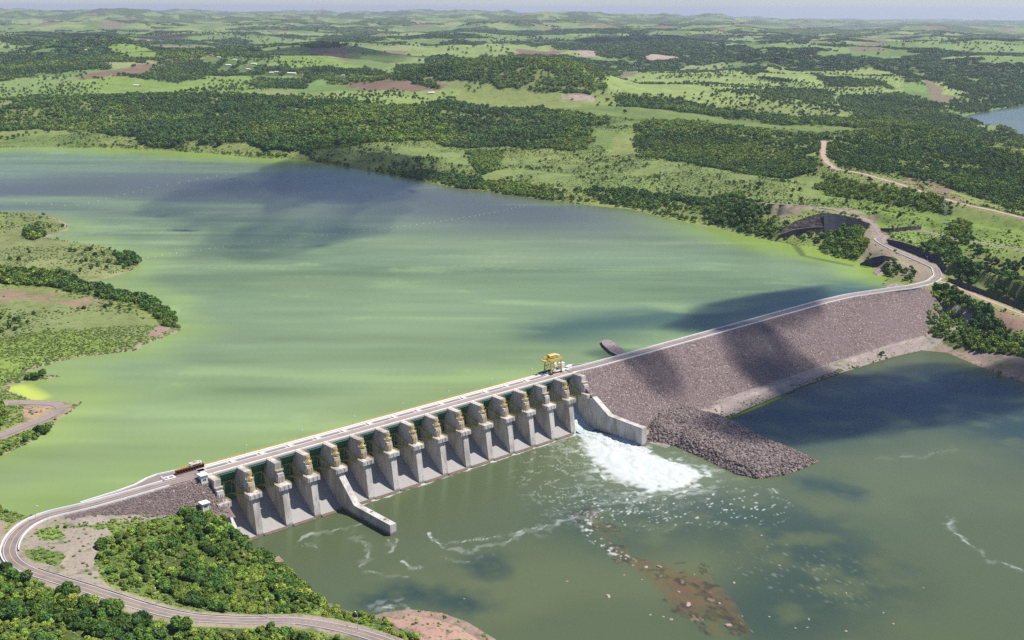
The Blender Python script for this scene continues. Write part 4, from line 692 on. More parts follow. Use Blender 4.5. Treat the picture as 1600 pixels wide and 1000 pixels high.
# green algae fringe on the berm
fr = line([(1122, 652), (1132, 656), (1150, 651), (1172, 641), (1200, 629), (1222, 620)], .15); fr2 = line([(1222, 620), (1250, 606), (1300, 588), (1350, 572), (1400, 557), (1438, 549)], .1); tag(MB().ribbon(resample(fr2, 2), -.9, 1.2, .05).build('weed_fringe', mat('dark_weed', (.06, .09, .025), .9, .1, [(.3, (1, 1, 1), (.16, .13, .1), .45, .6, .9)])), kind='stuff'); o = MB().ribbon(resample(fr, 2), -1.8, 2.2, .05).build('algae_fringe', mat('bright_algae', (.13, .18, .03), .9, .1, [(.5, (1, 1, 1), (.1, .12, .03), .45, .65, .7)])); tag(o, kind='stuff')

# ------------------------------------------------------------------ quarry and road cuts right of the dam: rock walls
def rockwall(name, base, top, matl, label, cat, amp=.8, step=1.3, lay=None):
    B = resample(np.asarray(base), step); T = np.asarray(top); d = np.r_[0, np.cumsum(np.linalg.norm(np.diff(T[:, :2], axis=0), axis=1))]; t = np.linspace(0, d[-1], len(B)); T = np.stack([np.interp(t, d, T[:, k]) for k in range(3)], 1)
    c = B.mean(0); n = 12; G = np.array([B+(T-B)*k/n for k in range(n+1)]); G = np.concatenate([G, (T+np.array([0, 0, -3.])+(T-B)*np.array([.2, .2, 0]))[None]]); g = G.reshape(-1, 3)
    dir_ = np.cross(np.r_[B[-1, :2]-B[0, :2], 0], (0, 0, 1)); dir_ /= np.linalg.norm(dir_)+1e-9; w_ = (fbm(g[:, 0]*1.2+g[:, 1], g[:, 2]*1.3+g[:, 1]*.2, 5, 4, 121, .6)-.5)*2*amp
    tc = (CP-c)[:2]; tc = tc/np.linalg.norm(tc)*2.2; g = g+dir_[None]*w_[:, None]+np.r_[tc, 0][None]; g[:, 2] += w_*.3
    o = npmesh(name, g-c, gridfaces(n+2, len(B)), matl, smooth=False); o.location = c; tag(o, label, cat); return o
rockwall('cut_rock_wall', *W2a, M['cliff'], 'lower ribbed bench of the dark quarried rock face at the reservoir cove', 'rock face')
_l = W2a[1]+np.r_[(CP-W2a[1].mean(0))[:2]/np.linalg.norm((CP-W2a[1].mean(0))[:2])*2.2, .25]; tag(MB().ribbon(resample(_l, 3), -1, 3.2).build('rock_ledge', M['gravel']), 'pale gravel ledge between the two quarried benches at the cove', 'ledge')
rockwall('cut_rock_wall', *W2b, M['cliff'], 'upper brown bench of the quarried rock face at the reservoir cove', 'rock face', 1.)
rockwall('cut_rock_wall', *W1, M['shot'], 'tall smooth blue black cut wall of the cove beside the bushy knoll', 'rock face', .3)
rockwall('cut_rock_wall', *W3, M['shot'], 'long dark cut bank along the outer side of the bending road', 'rock face', .5)
rockwall('retaining_wall', *W4, M['shot'], 'low arched dark wall under the inner side of the bending road', 'retaining wall', .2, .8)
rockwall('cut_rock_wall', *W5, M['cliff'], 'small dark rock cut above the track beyond the road bend', 'rock face', .4)
rockwall('cut_rock_wall', *W6, M['cliff'], 'shaded rock cut along the lower dirt track below the wood', 'rock face', .6)
rockwall('cut_rock_wall', line([(28, 874, 40.2), (50, 889, 39.8), (80, 897, 39.2)]), line([(27, 866, 42.6), (50, 882, 42), (80, 893, 41)]), M['cliff'], 'dark eroded bank inside the hairpin bend beside the road', 'rock face', .3)
rk = line([(1245, 382), (1262, 378), (1290, 377), (1295, 381), (1270, 384)], ZR); heap('rock_bar', rk, None, lambda x, y: .7+0*x, .2, M['gravel'], 'low pinkish rock bar at the waterline in front of the quarried cove', 'rock bar', 60, .3, .7, 1.2, .5).location.z = ZR
rk = line([(1362, 426), (1372, 419), (1385, 420), (1380, 429), (1370, 431)], ZR); heap('rock_bar', rk, None, lambda x, y: 1.2+0*x, .2, M['gravel'], 'pinkish rocks at the waterline before the arched wall', 'rock bar', 60, .3, .7, 1.2, .5).location.z = ZR

# ------------------------------------------------------------------ crane, stoplog, huts
cr = tag(empty('gantry_crane', (310.5, 29, 43.4)), 'yellow gantry crane standing on the deck at the far end of the spillway', 'crane')
mb = MB()
for x in (-6, 6):
    mb.box(x-1.6, x+1.6, -4.6, -3.6, 0, 1.1); mb.box(x-1.6, x+1.6, 3.6, 4.6, 0, 1.1)
mb.box(-7.4, 7.4, -4.5, -3.7, .8, 1.5); mb.box(-7.4, 7.4, 3.7, 4.5, .8, 1.5); mb.build('bogie_beam', M['dark'], cr)
for x in (-6, 6):
    for y in (-4.1, 4.1): MB().bar((x, y, 1.5), (x*.93, y*.95, 12), .95).build('leg', M['yellow'], cr)
mb = MB()
for y in (-3.9, 3.9): mb.box(-7.5, 7.5, y-.6, y+.6, 11.6, 13.2); mb.bar((-6, y, 6.5), (6, y, 6.5), .5); mb.bar((-6, y, 2), (0, y, 6.5), .35); mb.bar((6, y, 2), (0, y, 6.5), .35)
for x in (-6.8, 6.8, 0): mb.box(x-.6, x+.6, -3.3, 3.3, 11.7, 13.1)
for x in (-5.6, 5.6): mb.bar((x, -3.9, 6.5), (x, 3.9, 6.5), .5)
mb.box(-11, -7.5, -1.2, 1.2, 11.9, 12.9); mb.box(-12.3, -10.4, -1.8, 1.8, 12.2, 13.2)
mb.build('bridge_frame', M['yellow'], cr)
mb = MB(); mb.box(-5.4, 2.4, -1.9, 1.9, 14.2, 16.); mb.prof(-5.8, 2.8, [(-2.2, 16.), (2.2, 16.), (1.4, 16.7), (-1.4, 16.7)])
for x in (-5, -1.5, 2): mb.bar((x, -1.8, 13.1), (x, -1.8, 14.3), .3); mb.bar((x, 1.8, 13.1), (x, 1.8, 14.3), .3)
mb.box(-7, -5.6, -1.2, 1.2, 13.2, 14.4); mb.build('hoist_house', M['yellow'], cr)
mb = MB(); mb.box(3.6, 6.6, -2, 2, 13.2, 15.1); mb.build('machine_box', M['galv'], cr)
mb = MB(); mb.box(-3.4, -1, -5.8, -4.4, 7.2, 9.8); mb.box(1, 3, -1.2, 1.2, 7.5, 9); mb.bar((2, 0, 9), (2, 0, 13), .25); mb.box(-2.6, 1.6, -3.4, -1, 2, 3.6); mb.build('cabin', M['white'], cr)
mb = MB(); rail(mb, [(-7.5, -4.4, 13.2), (7.5, -4.4, 13.2), (7.5, 4.4, 13.2), (-7.5, 4.4, 13.2), (-7.5, -4.4, 13.2)], 1.1, .12); rail(mb, [(-5.4, -2.5, 14.2), (2.4, -2.5, 14.2)], 1, .1); mb.build('handrail', M['yellow'], cr)
def container(x, y, z, l, w_, h, rz, m__, label, name='container', cat='container'):
    t = tag(empty(name, (x, y, z), rz), label, cat); mb = MB().box(-l/2, l/2, -w_/2, w_/2, .15, h)
    for k in range(int(l/.6)): mb.box(-l/2+.2+k*.6, -l/2+.4+k*.6, -w_/2-.06, -w_/2+.02, .3, h-.2)
    mb.build('body', m__, t); MB().box(-l/2-.12, l/2+.12, -w_/2-.12, w_/2+.12, h, h+.18).build('roof', M['roofw'], t); MB().box(l/2-.02, l/2+.05, -w_/2+.3, w_/2-.3, .3, h-.3).build('door', M['galv'], t)
    return t
container(324, 32.5, 43.4, 5, 3, 5.2, .1, M['white'], 'tall white cabin beside the right leg of the yellow crane', 'site_cabin', 'cabin')
container(328.5, 28.5, 43.4, 6, 2.6, 2.4, .25, M['white'], 'low white container between the tall white cabin and the dam road')
container(322, 27, 43.4, 4, 2, 1.2, -.1, M['deckc'], 'short pale crate on the deck right of the yellow crane', 'concrete_block', 'block')
container(333, 30.5, 43.4, 4.6, 2.2, 1.4, .5, M['deckc'], 'pale flat block behind the low white container', 'concrete_block', 'block')
for k, (x, y, l) in enumerate([(318.5, 24.9, 3), (324, 24.8, 2.6)]): container(x, y, 43.65, l, 1.4, 1., .05, M['white'], ['small white box at the kerb just right of the crane', 'small white box at the kerb in front of the short pale crate'][k], 'equipment_box', 'box')
sl_ = tag(empty('stoplog', (-24, 30.6, 43.4), .02), 'rust red stoplog frame lying on the yard at the near end of the deck', 'stoplog')
mb = MB(); mb.box(-10, 10, -1.1, 1.1, 2.7, 3.1); mb.box(-10, 10, -1.1, 1.1, .2, .6)
for k in range(11): x = -10+k*2; mb.box(x-.15, x+.15, -1.05, 1.05, .6, 2.7)
mb.box(-9.9, 9.9, .75, 1.0, .6, 2.7); mb.build('frame', M['rust'], sl_)
mb = MB(); rail(mb, [(-10, 1., 3.1), (10, 1., 3.1)], 1.1, .12); rail(mb, [(-10, -1., 3.1), (-2, -1., 3.1)], 1.1, .12); mb.build('handrail', M['yellow'], sl_)
lf = tag(empty('lifting_beam', (-19.5, 31.2, 46.5), .02), 'white lifting frame resting on top of the rust red stoplog', 'lifting beam')
mb = MB()
for y in (-1.3, 1.3): mb.box(-4, 4, y-.25, y+.25, 1.2, 2.); mb.bar((-3.4, y, 0), (-3.4, y, 1.2), .4); mb.bar((3.4, y, 0), (3.4, y, 1.2), .4)
for x in (-3.9, -1.2, 1.2, 3.9): mb.box(x-.25, x+.25, -1.1, 1.1, 1.25, 1.95)
mb.build('frame', M['white'], lf); MB().box(-.9, .9, -.6, .6, 1.2, 3.0).build('hook_block', M['yellow'], lf)
t = tag(empty('crane_pad', (-40, 29, 43.42)), 'white concrete pad and stop blocks left of the rust red stoplog', 'pad'); MB().box(-4, 4, -2.6, -1.8, 0, .35).box(-4, 4, 1.6, 2.4, 0, .35).box(3, 4, -1.8, 1.6, 0, .32).box(-1, 0, -1.8, 1.6, 0, .3).build('pad', M['white'], t); MB().box(-4.6, -3.6, 1.7, 2.3, .35, 1.6).box(-4.6, -3.6, -2.5, -1.9, .35, 1.6).build('stop_block', M['white'], t)
def hut(x, y, z, w_, d, h, label):
    t = tag(empty('control_hut', (x, y, z)), label, 'hut'); MB().box(-w_/2, w_/2, -d/2, d/2, -2, h).build('wall', M['wallw'], t)
    r = MB().box(-w_/2-.7, w_/2+.7, -d/2-.7, d/2+.7, h, h+.45).build('roof', M['roofw'], t); MB().box(-w_/2-.72, w_/2+.72, -d/2-.74, -d/2-.7, h+.05, h+.42).build('fascia', M['white'], r)
    dr = MB().box(-w_/2-.05, -w_/2+.02, -.6, .6, 0, 2.1).build('door', M['galv'], t); MB().box(-w_/2-.12, -w_/2-.05, .35, .5, 1, 1.1).build('handle', M['dark'], dr)
    wd = MB().box(-w_/4, w_/4, -d/2-.05, -d/2+.02, 1.4, 2.4).build('window', M['glass'], t); MB().box(-w_/4-.1, w_/4+.1, -d/2-.12, -d/2-.03, 1.25, 1.38).build('sill', M['deckc'], wd)
hut(-23.6, 13.2, 41.3, 4.6, 4.6, 4.9, 'white flat roofed hut at the corner between road and first pier')
h2 = at(319, 785, 34.5); hut(h2[0], h2[1], 30.4, 4.6, 4.2, 3.9, 'white flat roofed hut standing alone at the foot of the small rock slope')
MB().box(-26, -20.3, 10.2, 15.4, 36, 41.3).build('hut_plinth', M['concrete'], ldam).location = (70, 0, 0)

# ------------------------------------------------------------------ street lamps, pylons, buoys, houses, rocks
def lamp(x, y, z, rz, label, h=9.):
    t = tag(empty('street_lamp', (x, y, z), rz), label, 'street lamp', 'street lamps along the roads')
    mb = MB().cyl((0, 0, 0), (0, 0, h), .16, .09, 8).cyl((0, 0, 0), (0, 0, .5), .3, .3, 8); mb.build('pole', M['galv'], t)
    a = MB().bar((0, 0, h-.1), (1.6, 0, h+.35), .12).build('arm', M['galv'], t); MB().box(1.4, 2.5, -.2, .2, h+.25, h+.45).build('lamp_head', M['white'], a)
for u, v, z, rz, lb in [(245, 946, 35, 1.2, 'grey street lamp beside the descending road at the edge of the light green scrub'), (418, 963, 24, 1.2, 'grey street lamp standing among the trees above the lowest road bend'), (559, 982, 14, 1.5, 'grey street lamp on the pale verge of the lowest road near the red rock'), (56, 812, 43.5, -1, 'grey street lamp where the hairpin road meets the small rock embankment'), (1448, 412, 46, 3, 'grey street lamp before the dark cut bank at the road bend'), (1390, 383, 47, 3, 'grey street lamp at the junction of road and gravel track')]:
    p = at(u, v, z); lamp(p[0], p[1], z, rz, lb)
for k, x in enumerate(range(20, 300, 45)): lamp(x, 34.8, 43.4, -1.57, 'thin lamp post on the deck railing, %s from the rust red stoplog' % ['first', 'second', 'third', 'fourth', 'fifth', 'sixth', 'seventh'][k], 6.5)
def pylon(x, y, z, h, label):
    t = tag(empty('pylon', (x, y, z)), label, 'pylon', 'power line pylons'); mb = MB(); b = h*.09
    for a, c in ((-1, -1), (1, -1), (1, 1), (-1, 1)): mb.bar((a*b, c*b, 0), (a*.35, c*.35, h), .15)
    for k in range(8):
        z0, z1 = h*k/8, h*(k+1)/8; w0 = b+(.35-b)*k/8; w1 = b+(.35-b)*(k+1)/8
        for s in (-1, 1): mb.bar((-w0, s*w0, z0), (w1, s*w1, z1), .07); mb.bar((s*w0, -w0, z0), (s*w1, w1, z1), .07); mb.bar((w0, s*w0, z0), (-w1, s*w1, z1), .07)
    mb.build('tower', M['galv'], t)
    for zz_ in (.78, .88, .97): MB().bar((-h*.13, 0, h*zz_), (h*.13, 0, h*zz_), .15).build('cross_arm', M['galv'], t)
for (u, v, lb, h) in [(993, 112, 'lattice pylon on the pale field left of the domed wood', 38), (1262, 190, 'lattice pylon standing in the band of dark trees above the dirt road', 36), (1410, 232, 'lattice pylon in the scrub beyond the dirt road', 34), (1236, 128, 'lattice pylon on the bright hillside pasture', 36), (1475, 352, 'lattice pylon on the scrubby slope behind the upper gravel track', 26), (1474, 330, 'slim lattice pylon behind the one on the scrubby slope', 22)]:
    p = on_land([(u, v)])[0]; pylon(p[0], p[1], p[2]-.5, h, lb)
bm_ = MB().cyl((0, 0, -.3), (0, 0, .35), .55, .55, 10).cyl((0, 0, .35), (0, 0, .8), .55, .12, 10); bproto = None
def buoys(L, n, lb, grp, jit=1.5):
    global bproto
    L = resample(L, 1); idx = np.linspace(0, len(L)-1, n).astype(int)
    for k in idx:
        p = L[k]+np.array([RNG.uniform(-jit, jit), RNG.uniform(-jit, jit), 0])
        if bproto is None: o = bm_.build('buoy', M['white']); bproto = o
        else: o = bproto.copy(); C.objects.link(o)
        o.location = (p[0], p[1], ZR); tag(o, lb, 'buoy', grp)
buoys(line([(380, 380), (470, 372), (560, 362), (660, 350), (740, 338), (820, 322)], ZR), 46, 'small white buoy on the long line across the middle of the reservoir', 'buoys on the line across the reservoir')
buoys(line([(40, 318), (120, 322), (240, 292), (340, 275), (430, 262)], ZR), 26, 'small white buoy on the far line near the dark patch of water', 'buoys on the far line')
buoys(line([(222, 405), (255, 398), (310, 391), (372, 383)], ZR), 14, 'small white buoy between the bushy point and the long line', 'buoys by the bushy point')
def house(x, y, z, rz, l, w_, h, rm, label):
    t = tag(empty('house', (x, y, z), rz), label, 'house'); MB().box(-l/2, l/2, -w_/2, w_/2, -1.5, h).build('wall', M['wallw'], t)
    MB().prof(-l/2-.5, l/2+.5, [(-w_/2-.6, h), (w_/2+.6, h), (0, h+w_*.28)]).build('roof', rm, t); MB().box(-.6, .6, -w_/2-.08, -w_/2+.05, 0, 2.1).build('door', M['dark'], t)
HS = [(40, 82, 28, 0, 'long white shed among dark trees at the far left'), (28, 79, 14, 1, 'small red roofed house beside the long white shed'), (135, 79, 14, 0, 'lone white house in front of the dark wooded knoll'), (213, 135, 18, 0, 'pale farm house beside a bush on the near left pasture'), (219, 136, 10, 1, 'little red roofed shed touching the pale farm house'), (330, 88, 14, 1, 'red roofed house at the left end of the village'), (342, 91, 16, 0, 'white house next along the village from its left end'), (357, 103, 20, 0, 'large white roofed house in front of the village'), (367, 95, 18, 0, 'white house in the middle of the village'), (384, 104, 14, 1, 'red roofed house on bare soil in the village'), (388, 110, 16, 0, 'white house lowest on the village slope'), (397, 101, 22, 0, 'broad white house at the right end of the village'), (424, 115, 16, 0, 'pale shed at the left end of the farmyard'), (432, 114, 12, 0, 'narrow pale shed between the farmyard sheds'), (456, 116, 34, 0, 'very long white roofed barn in the farmyard'), (470, 118, 14, 1, 'brown roofed barn at the right end of the farmyard'), (674, 147, 18, 0, 'white cottage with trees behind on the near meadow'), (672, 145, 9, 1, 'tiny red roofed shed behind the white cottage'), (232, 64, 16, 0, 'far white house on the distant field edge'), (536, 119, 12, 0, 'small pale hut at the edge of the long hedge')]
HP = []
for k, (u, v, l, rd, lb) in enumerate(HS):
    p = on_land([(u, v)])[0]; HP.append((p[0], p[1])); house(p[0], p[1], p[2], -math.pi/2+CAM['yaw']+random.uniform(-.4, .4), l, l*.42 if l < 25 else 10, 3.6, M['roofr'] if rd else M['roofw'], lb)
trees_far_houses = None
RK = [(1010, 886, 2.4, 'pinkish pale rock at the upper end of the brown shoal'), (1030, 885, 2.6, 'reddish flat rock next to the pinkish one on the brown shoal'), (1075, 944, 3.2, 'largest pale rock in the middle of the brown shoal'), (1060, 924, 1.6, 'thin pale rock above the largest one on the shoal'), (1124, 942, 1.8, 'slanting pinkish rock right of the largest shoal rock'), (1137, 976, 3.0, 'pale capped rock at the lower end of the brown shoal'), (1147, 910, 1.6, 'small dark rock above the right edge of the shoal'), (950, 931, 2.6, 'dark mottled rock standing left of the shoal'), (886, 908, 1.4, 'lone small rock farthest left in the river'), (1016, 960, 1.5, 'grey rock left of a pair below the shoal'), (1036, 963, 1.4, 'slim rock in the middle of three below the shoal'), (1049, 968, 2., 'white topped rock at the right of three below the shoal'), (1190, 836, 1.5, 'dark rock alone right of the choppy water'), (1217, 883, 1.5, 'dark rock with a white ripple below the lone one'), (1202, 963, 1.3, 'pale rock right of the lower shoal'), (1264, 967, 1.6, 'pinkish rock with a dark side near the bottom edge'), (1243, 981, 1.1, 'small pale rock lower left of the pinkish one'), (1262, 980, 1.2, 'small pale rock just under the pinkish one'), (1322, 926, 1.3, 'pale rock out in the open green water'), (1380, 957, 1.4, 'small tilted rock right of the bottom group'), (1395, 974, 1.4, 'outermost rock at the lower right of the river'), (1322, 986, 1.6, 'pink rock close to the bottom edge of the river'), (1233, 785, 1.2, 'little rock awash beyond the choppy water'), (975, 898, 1., 'tiny rock with foam left of the brown shoal'), (725, 935, 1.3, 'brown rock awash in the dark shallows by the red outcrop')]
RK += [(u, v, .9, 'small rock %s' % t) for u, v, t in [(1085, 897, 'between the two reddish rocks and the dark one on the shoal'), (1003, 905, 'under the pinkish pale rock on the shoal'), (1110, 925, 'left of the small dark rock at the shoal edge'), (1160, 962, 'right of the pale capped rock on the shoal'), (1098, 968, 'between the largest pale rock and the pale capped one'), (945, 850, 'on the upper reddish tongue of the shoal'), (962, 868, 'on the shoal below its upper reddish tongue'), (1443, 918, 'far out in the open water at right'), (1290, 905, 'left above the pale rock in open water')]]
rm_ = [stone_mesh('rock', 40+k, M['riverrock'], 2) for k in range(5)]
for k, (u, v, s, lb) in enumerate(RK):
    p = at(u, v, .2); o = bpy.data.objects.new('rock', rm_[k % 5]); C.objects.link(o); o.location = (p[0], p[1], -.1); o.scale = (s*.8, s*.6, s*.5); o.rotation_euler = (random.uniform(-.3, .3), 0, random.uniform(0, 6)); tag(o, lb, 'rock')

# ------------------------------------------------------------------ trees
def crown_mesh(name, seed, matl, nl=6, per=75, leaf=.17, core=True, flat=1., clump=False):
    rg = np.random.default_rng(seed); V = []; F = []; lobes = []
    for k in range(nl):
        a = rg.uniform(0, 6.28); rad = rg.uniform(.15, .62) if k else 0; zc = .95+rg.uniform(-.28, .32)*flat if k else 1.15
        if clump: rad = rg.uniform(.1, 1.)**.6*1.0; zc = rg.uniform(.25, .5)
        lobes.append((rad*math.cos(a), rad*math.sin(a), zc, (rg.uniform(.36, .52) if k else .58)*(.62 if clump else 1)))
    for lx, ly, lz, lr in lobes:
        d = rg.normal(size=(per, 3)); d[:, 2] = np.abs(d[:, 2])*1.1-.35; d /= np.linalg.norm(d, axis=1)[:, None]; r = lr*rg.uniform(.78, 1.16, per)
        for i in range(per):
            c = np.array([lx, ly, lz])+d[i]*r[i]*np.array([1, 1, .85]); nrm = d[i]+rg.normal(size=3)*.55; nrm /= np.linalg.norm(nrm); t1 = np.cross(nrm, rg.normal(size=3)); t1 /= np.linalg.norm(t1)+1e-9; t2 = np.cross(nrm, t1); s = leaf*rg.uniform(.6, 1.3); n = len(V)
            V += [c-t1*s-t2*s*.6, c+t1*s-t2*s*.6+nrm*s*.3, c+t1*s*.7+t2*s, c-t1*s*.8+t2*s*.8+nrm*s*.2]; F.append((n, n+1, n+2, n+3))
        if core:                            # inner mass of leaves
            import bmesh
            bm = bmesh.new(); bmesh.ops.create_icosphere(bm, subdivisions=1, radius=lr*.8); n = len(V)
            for v in bm.verts: v.co *= rg.uniform(.85, 1.12)
            V += [np.array(v.co)*np.array([1, 1, .85])+np.array([lx, ly, lz]) for v in bm.verts]; F += [tuple(n+v.index for v in f.verts) for f in bm.faces]; bm.free()
    m = bpy.data.meshes.new(name); m.from_pydata([tuple(v) for v in V], [], F); m.materials.append(matl); m.update(); return m
def trunk_mesh():
    mb = MB().cyl((0, 0, -.25), (0, 0, .8), .075, .045, 7)
    for k in range(4): a = k*1.6+.4; mb.cyl((0, 0, .5+.06*k), (.42*math.cos(a), .42*math.sin(a), 1.05), .04, .015, 5)
    m = bpy.data.meshes.new('trunk'); m.from_pydata(mb.v, [], mb.f); m.materials.append(M['bark']); return m
hi = [crown_mesh('crown', k, [M['leaf'], M['leaf'], M['leafd'], M['leafl'], M['leaf'], M['leafl'], M['leafd']][k], 7, 110, .13) for k in range(7)]
mid = [crown_mesh('tree_form', 20+k, [M['leaf'], M['leafd'], M['leafl'], M['leaf'], M['leafd']][k], 5, 30, .24) for k in range(5)]
low = [crown_mesh('far_tree_form', 30+k, [M['leafd'], M['leaf'], M['leafd']][k], 14, 7, .2, True, 1., True) for k in range(3)]
bush = [crown_mesh('bush_form', 50+k, [M['leafx'], M['leafx'], M['leafx'], M['leafl']][k], 5, 26, .24, True, .6) for k in range(4)]
tm = trunk_mesh()
kit_hi = coll_of('near_tree_kit', hi); kit_mid = coll_of('tree_kit', mid); kit_low = coll_of('wood_kit', low); kit_bush = coll_of('bush_kit', bush)
def sample(r0, r1, cell, fov=27.):
    if r0 < 1200: fov = 31.
    area = math.radians(2*fov)*(r1*r1-r0*r0)/2; n = int(area/cell); r = np.sqrt(RNG.uniform(r0*r0, r1*r1, n)); a = np.radians(RNG.uniform(-fov, fov, n))
    x = CP[0]+r*(_cy*np.cos(a)+_sy*np.sin(a)); y = CP[1]+r*(_sy*np.cos(a)-_cy*np.sin(a)); ok = ~inpoly(x, y, RIV) & ~inpoly(x, y, FARR) & ~inpoly(x, y, RES)
    ok &= ~((x > -118) & (x < 870) & (y > -52+np.where(x > 800, 40, 0)) & (y < 42) & ~((x < -20) & (y < 2-np.maximum(0, -x-20)*.0)))
    for hx, hy in HP:
        u_ = (x-hx)*_cy+(y-hy)*_sy; w_ = (x-hx)*_sy-(y-hy)*_cy; ok &= ~((np.abs(w_) < 24) & (u_ < 18) & (u_ > -130))
    ok &= ~((x > 300) & (x < 425) & (y > -130) & (y < 40))
    ok &= ~((x > -30) & (x < 330) & (y > -10) & (y < 40)); return x[ok], y[ok]
def make(r0, r1, cell):
    x, y = sample(r0, r1, cell); D, _ = cover(x, y); q = RNG.uniform(0, 1, len(x)); gap = fbm(x, y, 26, 2, 131); k = q < np.where(D > 0, D*sstep(.16, .3, gap*.5+D*.3), 0)
    return x[k], y[k], ground(x[k], y[k]), D[k]
x, y, z, D = make(480, 1150, 11.); r = np.hypot(x-CP[0], y-CP[1]); print('near trees', len(x))
def infr(x, y, z, mg=12):
    d = np.stack([x, y, z], 1)-CP; w_ = d@FW; u = 800+CAM['f']*(d@RT)/w_; v = 500-CAM['f']*(d@UP)/w_; return (u > -mg) & (u < 1600+mg) & (v > 0) & (v < 1000+mg*1.5), u, v
inf, U, Vv = infr(x, y, z+4)
light = np.zeros(x.shape, bool)
for P, d in FP:
    if (d == .62 and len(P) == 12) or d in (.5, .7): light |= inpoly(x, y, P)
light &= (r < 800)
light |= (fbm(x, y, 22, 2, 137) > .5); pine = fbm(x, y, 45, 3, 133)
siz = np.where(light, RNG.uniform(1.1, 2.4, len(x)), RNG.uniform(1.9, 4.0, len(x)))*np.where(RNG.uniform(0, 1, len(x)) < .06, 1.25, 1)
ix = np.where(light, np.where(RNG.uniform(0, 1, len(x)) < .8, 3+2*RNG.integers(0, 2, len(x)), 0), np.where(pine > .5, RNG.choice([0, 1, 4, 2, 6], len(x)), RNG.choice([0, 1, 4, 3, 5], len(x))))
val = np.where(inf, siz/r, 0); order = np.argsort(-val)[:300]; pick = np.zeros(len(x), bool); pick[order] = True
lo = at(430, 860, 10); G2p = [P for P, d in FP if len(P) == 18 and d == 1. and P[0][0] > -100 and P[0][1] < 60][0] if 0 else line([(150, 880), (270, 815), (345, 808), (440, 885), (520, 950), (660, 995), (560, 975), (450, 962), (330, 958), (200, 925)], 25)
for i in order:
    e = empty('tree', (x[i], y[i], z[i]-.2), RNG.uniform(0, 6.28)); e.scale = (siz[i], siz[i], siz[i]*RNG.uniform(.9, 1.15))
    if inpoly(np.array([x[i]]), np.array([y[i]]), G2p)[0]: lb, gr = 'round leafy tree in the wood between the road and the river bank', 'trees between road and river'
    elif light[i]: lb, gr = 'yellow green tree in the light scrub beside the gravel clearing', 'light trees by the gravel clearing'
    else: lb, gr = 'round leafy tree in the dense wood below the road at bottom left', 'trees below the road'
    tone = {0: '', 1: '', 4: '', 2: 'dark ', 6: 'dark ', 3: 'pale ', 5: 'pale '}[int(ix[i])]; dr0 = float(seg_dist(x[i:i+1], y[i:i+1], RL)[0][0]); db0 = float(seg_dist(x[i:i+1], y[i:i+1], river_left)[0][0]); big = 'large ' if siz[i] > 3.9 else ('small ' if siz[i] < 2.7 and 'small' not in lb else '')
    if dr0 < 9 and 'scrub' not in lb: lb = lb.replace('round leafy tree in', 'round leafy tree at the road edge of'); gr += ' at the road edge'
    elif db0 < 14: lb = lb.replace(' between the road and the river bank', ' above the river').replace('round leafy tree in', 'round leafy tree at the water edge of'); gr += ' at the water edge'
    if tone and big: lb = lb.replace(' between the road and the river bank', ' by the river')
    if tone+big: lb = big+tone+lb.replace('round leafy ', 'leafy ').replace(' in the dense wood', ' in the wood').replace(' of the dense wood', ' of the wood'); gr = big+tone+gr
    if len(lb.split()) > 16: lb = lb.replace(' between the road and the river bank', ' by the river').replace(' round', '').replace(' dense', '').replace(' at bottom left', '')
    tag(e, lb, 'tree', gr)
    o = bpy.data.objects.new('trunk', tm); C.objects.link(o); o.parent = e; o = bpy.data.objects.new('crown', hi[ix[i]]); C.objects.link(o); o.parent = e
q = ~pick; o = scatter('near_woods', np.stack([x, y, z-.2], 1)[q], siz[q], ix[q], kit_hi)
x, y, z, D = make(1150, 2500, 22.); s = RNG.uniform(1.9, 4.6, len(x)); print('mid', len(x)); zt_ = fbm(x, y, 120, 3, 171)+RNG.uniform(-.12, .12, len(x)); scatter('valley_woods', np.stack([x, y, z-.3], 1), s, np.where(zt_ > .56, 2, np.where(zt_ > .42, RNG.choice([0, 3], len(x)), RNG.choice([1, 4, 0], len(x)))), kit_mid)
x, y, z, D = make(2500, 5200, 62.); s = RNG.uniform(3., 7.2, len(x)); print('far', len(x)); zt_ = fbm(x, y, 200, 3, 173)+RNG.uniform(-.12, .12, len(x)); scatter('far_bank_woods', np.stack([x, y, z-.5], 1), s, np.where(zt_ > .62, 2, np.where(zt_ > .42, RNG.choice([0, 3], len(x)), RNG.choice([1, 4, 0], len(x)))), kit_mid)
x, y, z, D = make(5200, 14500, 620.); s = RNG.uniform(12, 19, len(x)); print('vfar', len(x)); scatter('distant_woods', np.stack([x, y, z-2], 1), s, RNG.integers(0, 3, len(x)), kit_low)
# loose bushes and lone trees in the open country
def openc(r0, r1, cell, dens, smin, smax, kit, nk, name, thr=.5):
    x, y = sample(r0, r1, cell); D, col = cover(x, y); k = (D < (.3 if r0 > 1200 else 1.1)) & (RNG.uniform(0, 1, len(x)) < dens*sstep(thr-.12, thr+.12, fbm(x, y, 70 if r0 < 2600 else 260, 3, 141))); k &= ~((col[:, 0] > col[:, 1]*1.1) & (RNG.uniform(0, 1, len(x)) < .93))
    d = np.minimum.reduce([seg_dist(x, y, L)[0]-w__ for L, w__ in ROADS]); k &= d > 3; x, y = x[k], y[k]; print(name, len(x))
    s1 = RNG.uniform(smin, smax, len(x)); scatter(name, np.stack([x, y, ground(x, y)-.3], 1), np.stack([s1, s1, s1*(.6 if 'scrub' in name else 1)], 1), RNG.integers(0, nk, len(x)), kit)
openc(480, 1150, 3.4, .97, .45, 1.3, kit_bush, 4, 'scrub', .38)
openc(1150, 2900, 13, .8, .5, 1.5, kit_bush, 3, 'valley_scrub', .45)
openc(1150, 2900, 160, .5, 1.6, 3.2, kit_mid, 5, 'valley_trees', .5)
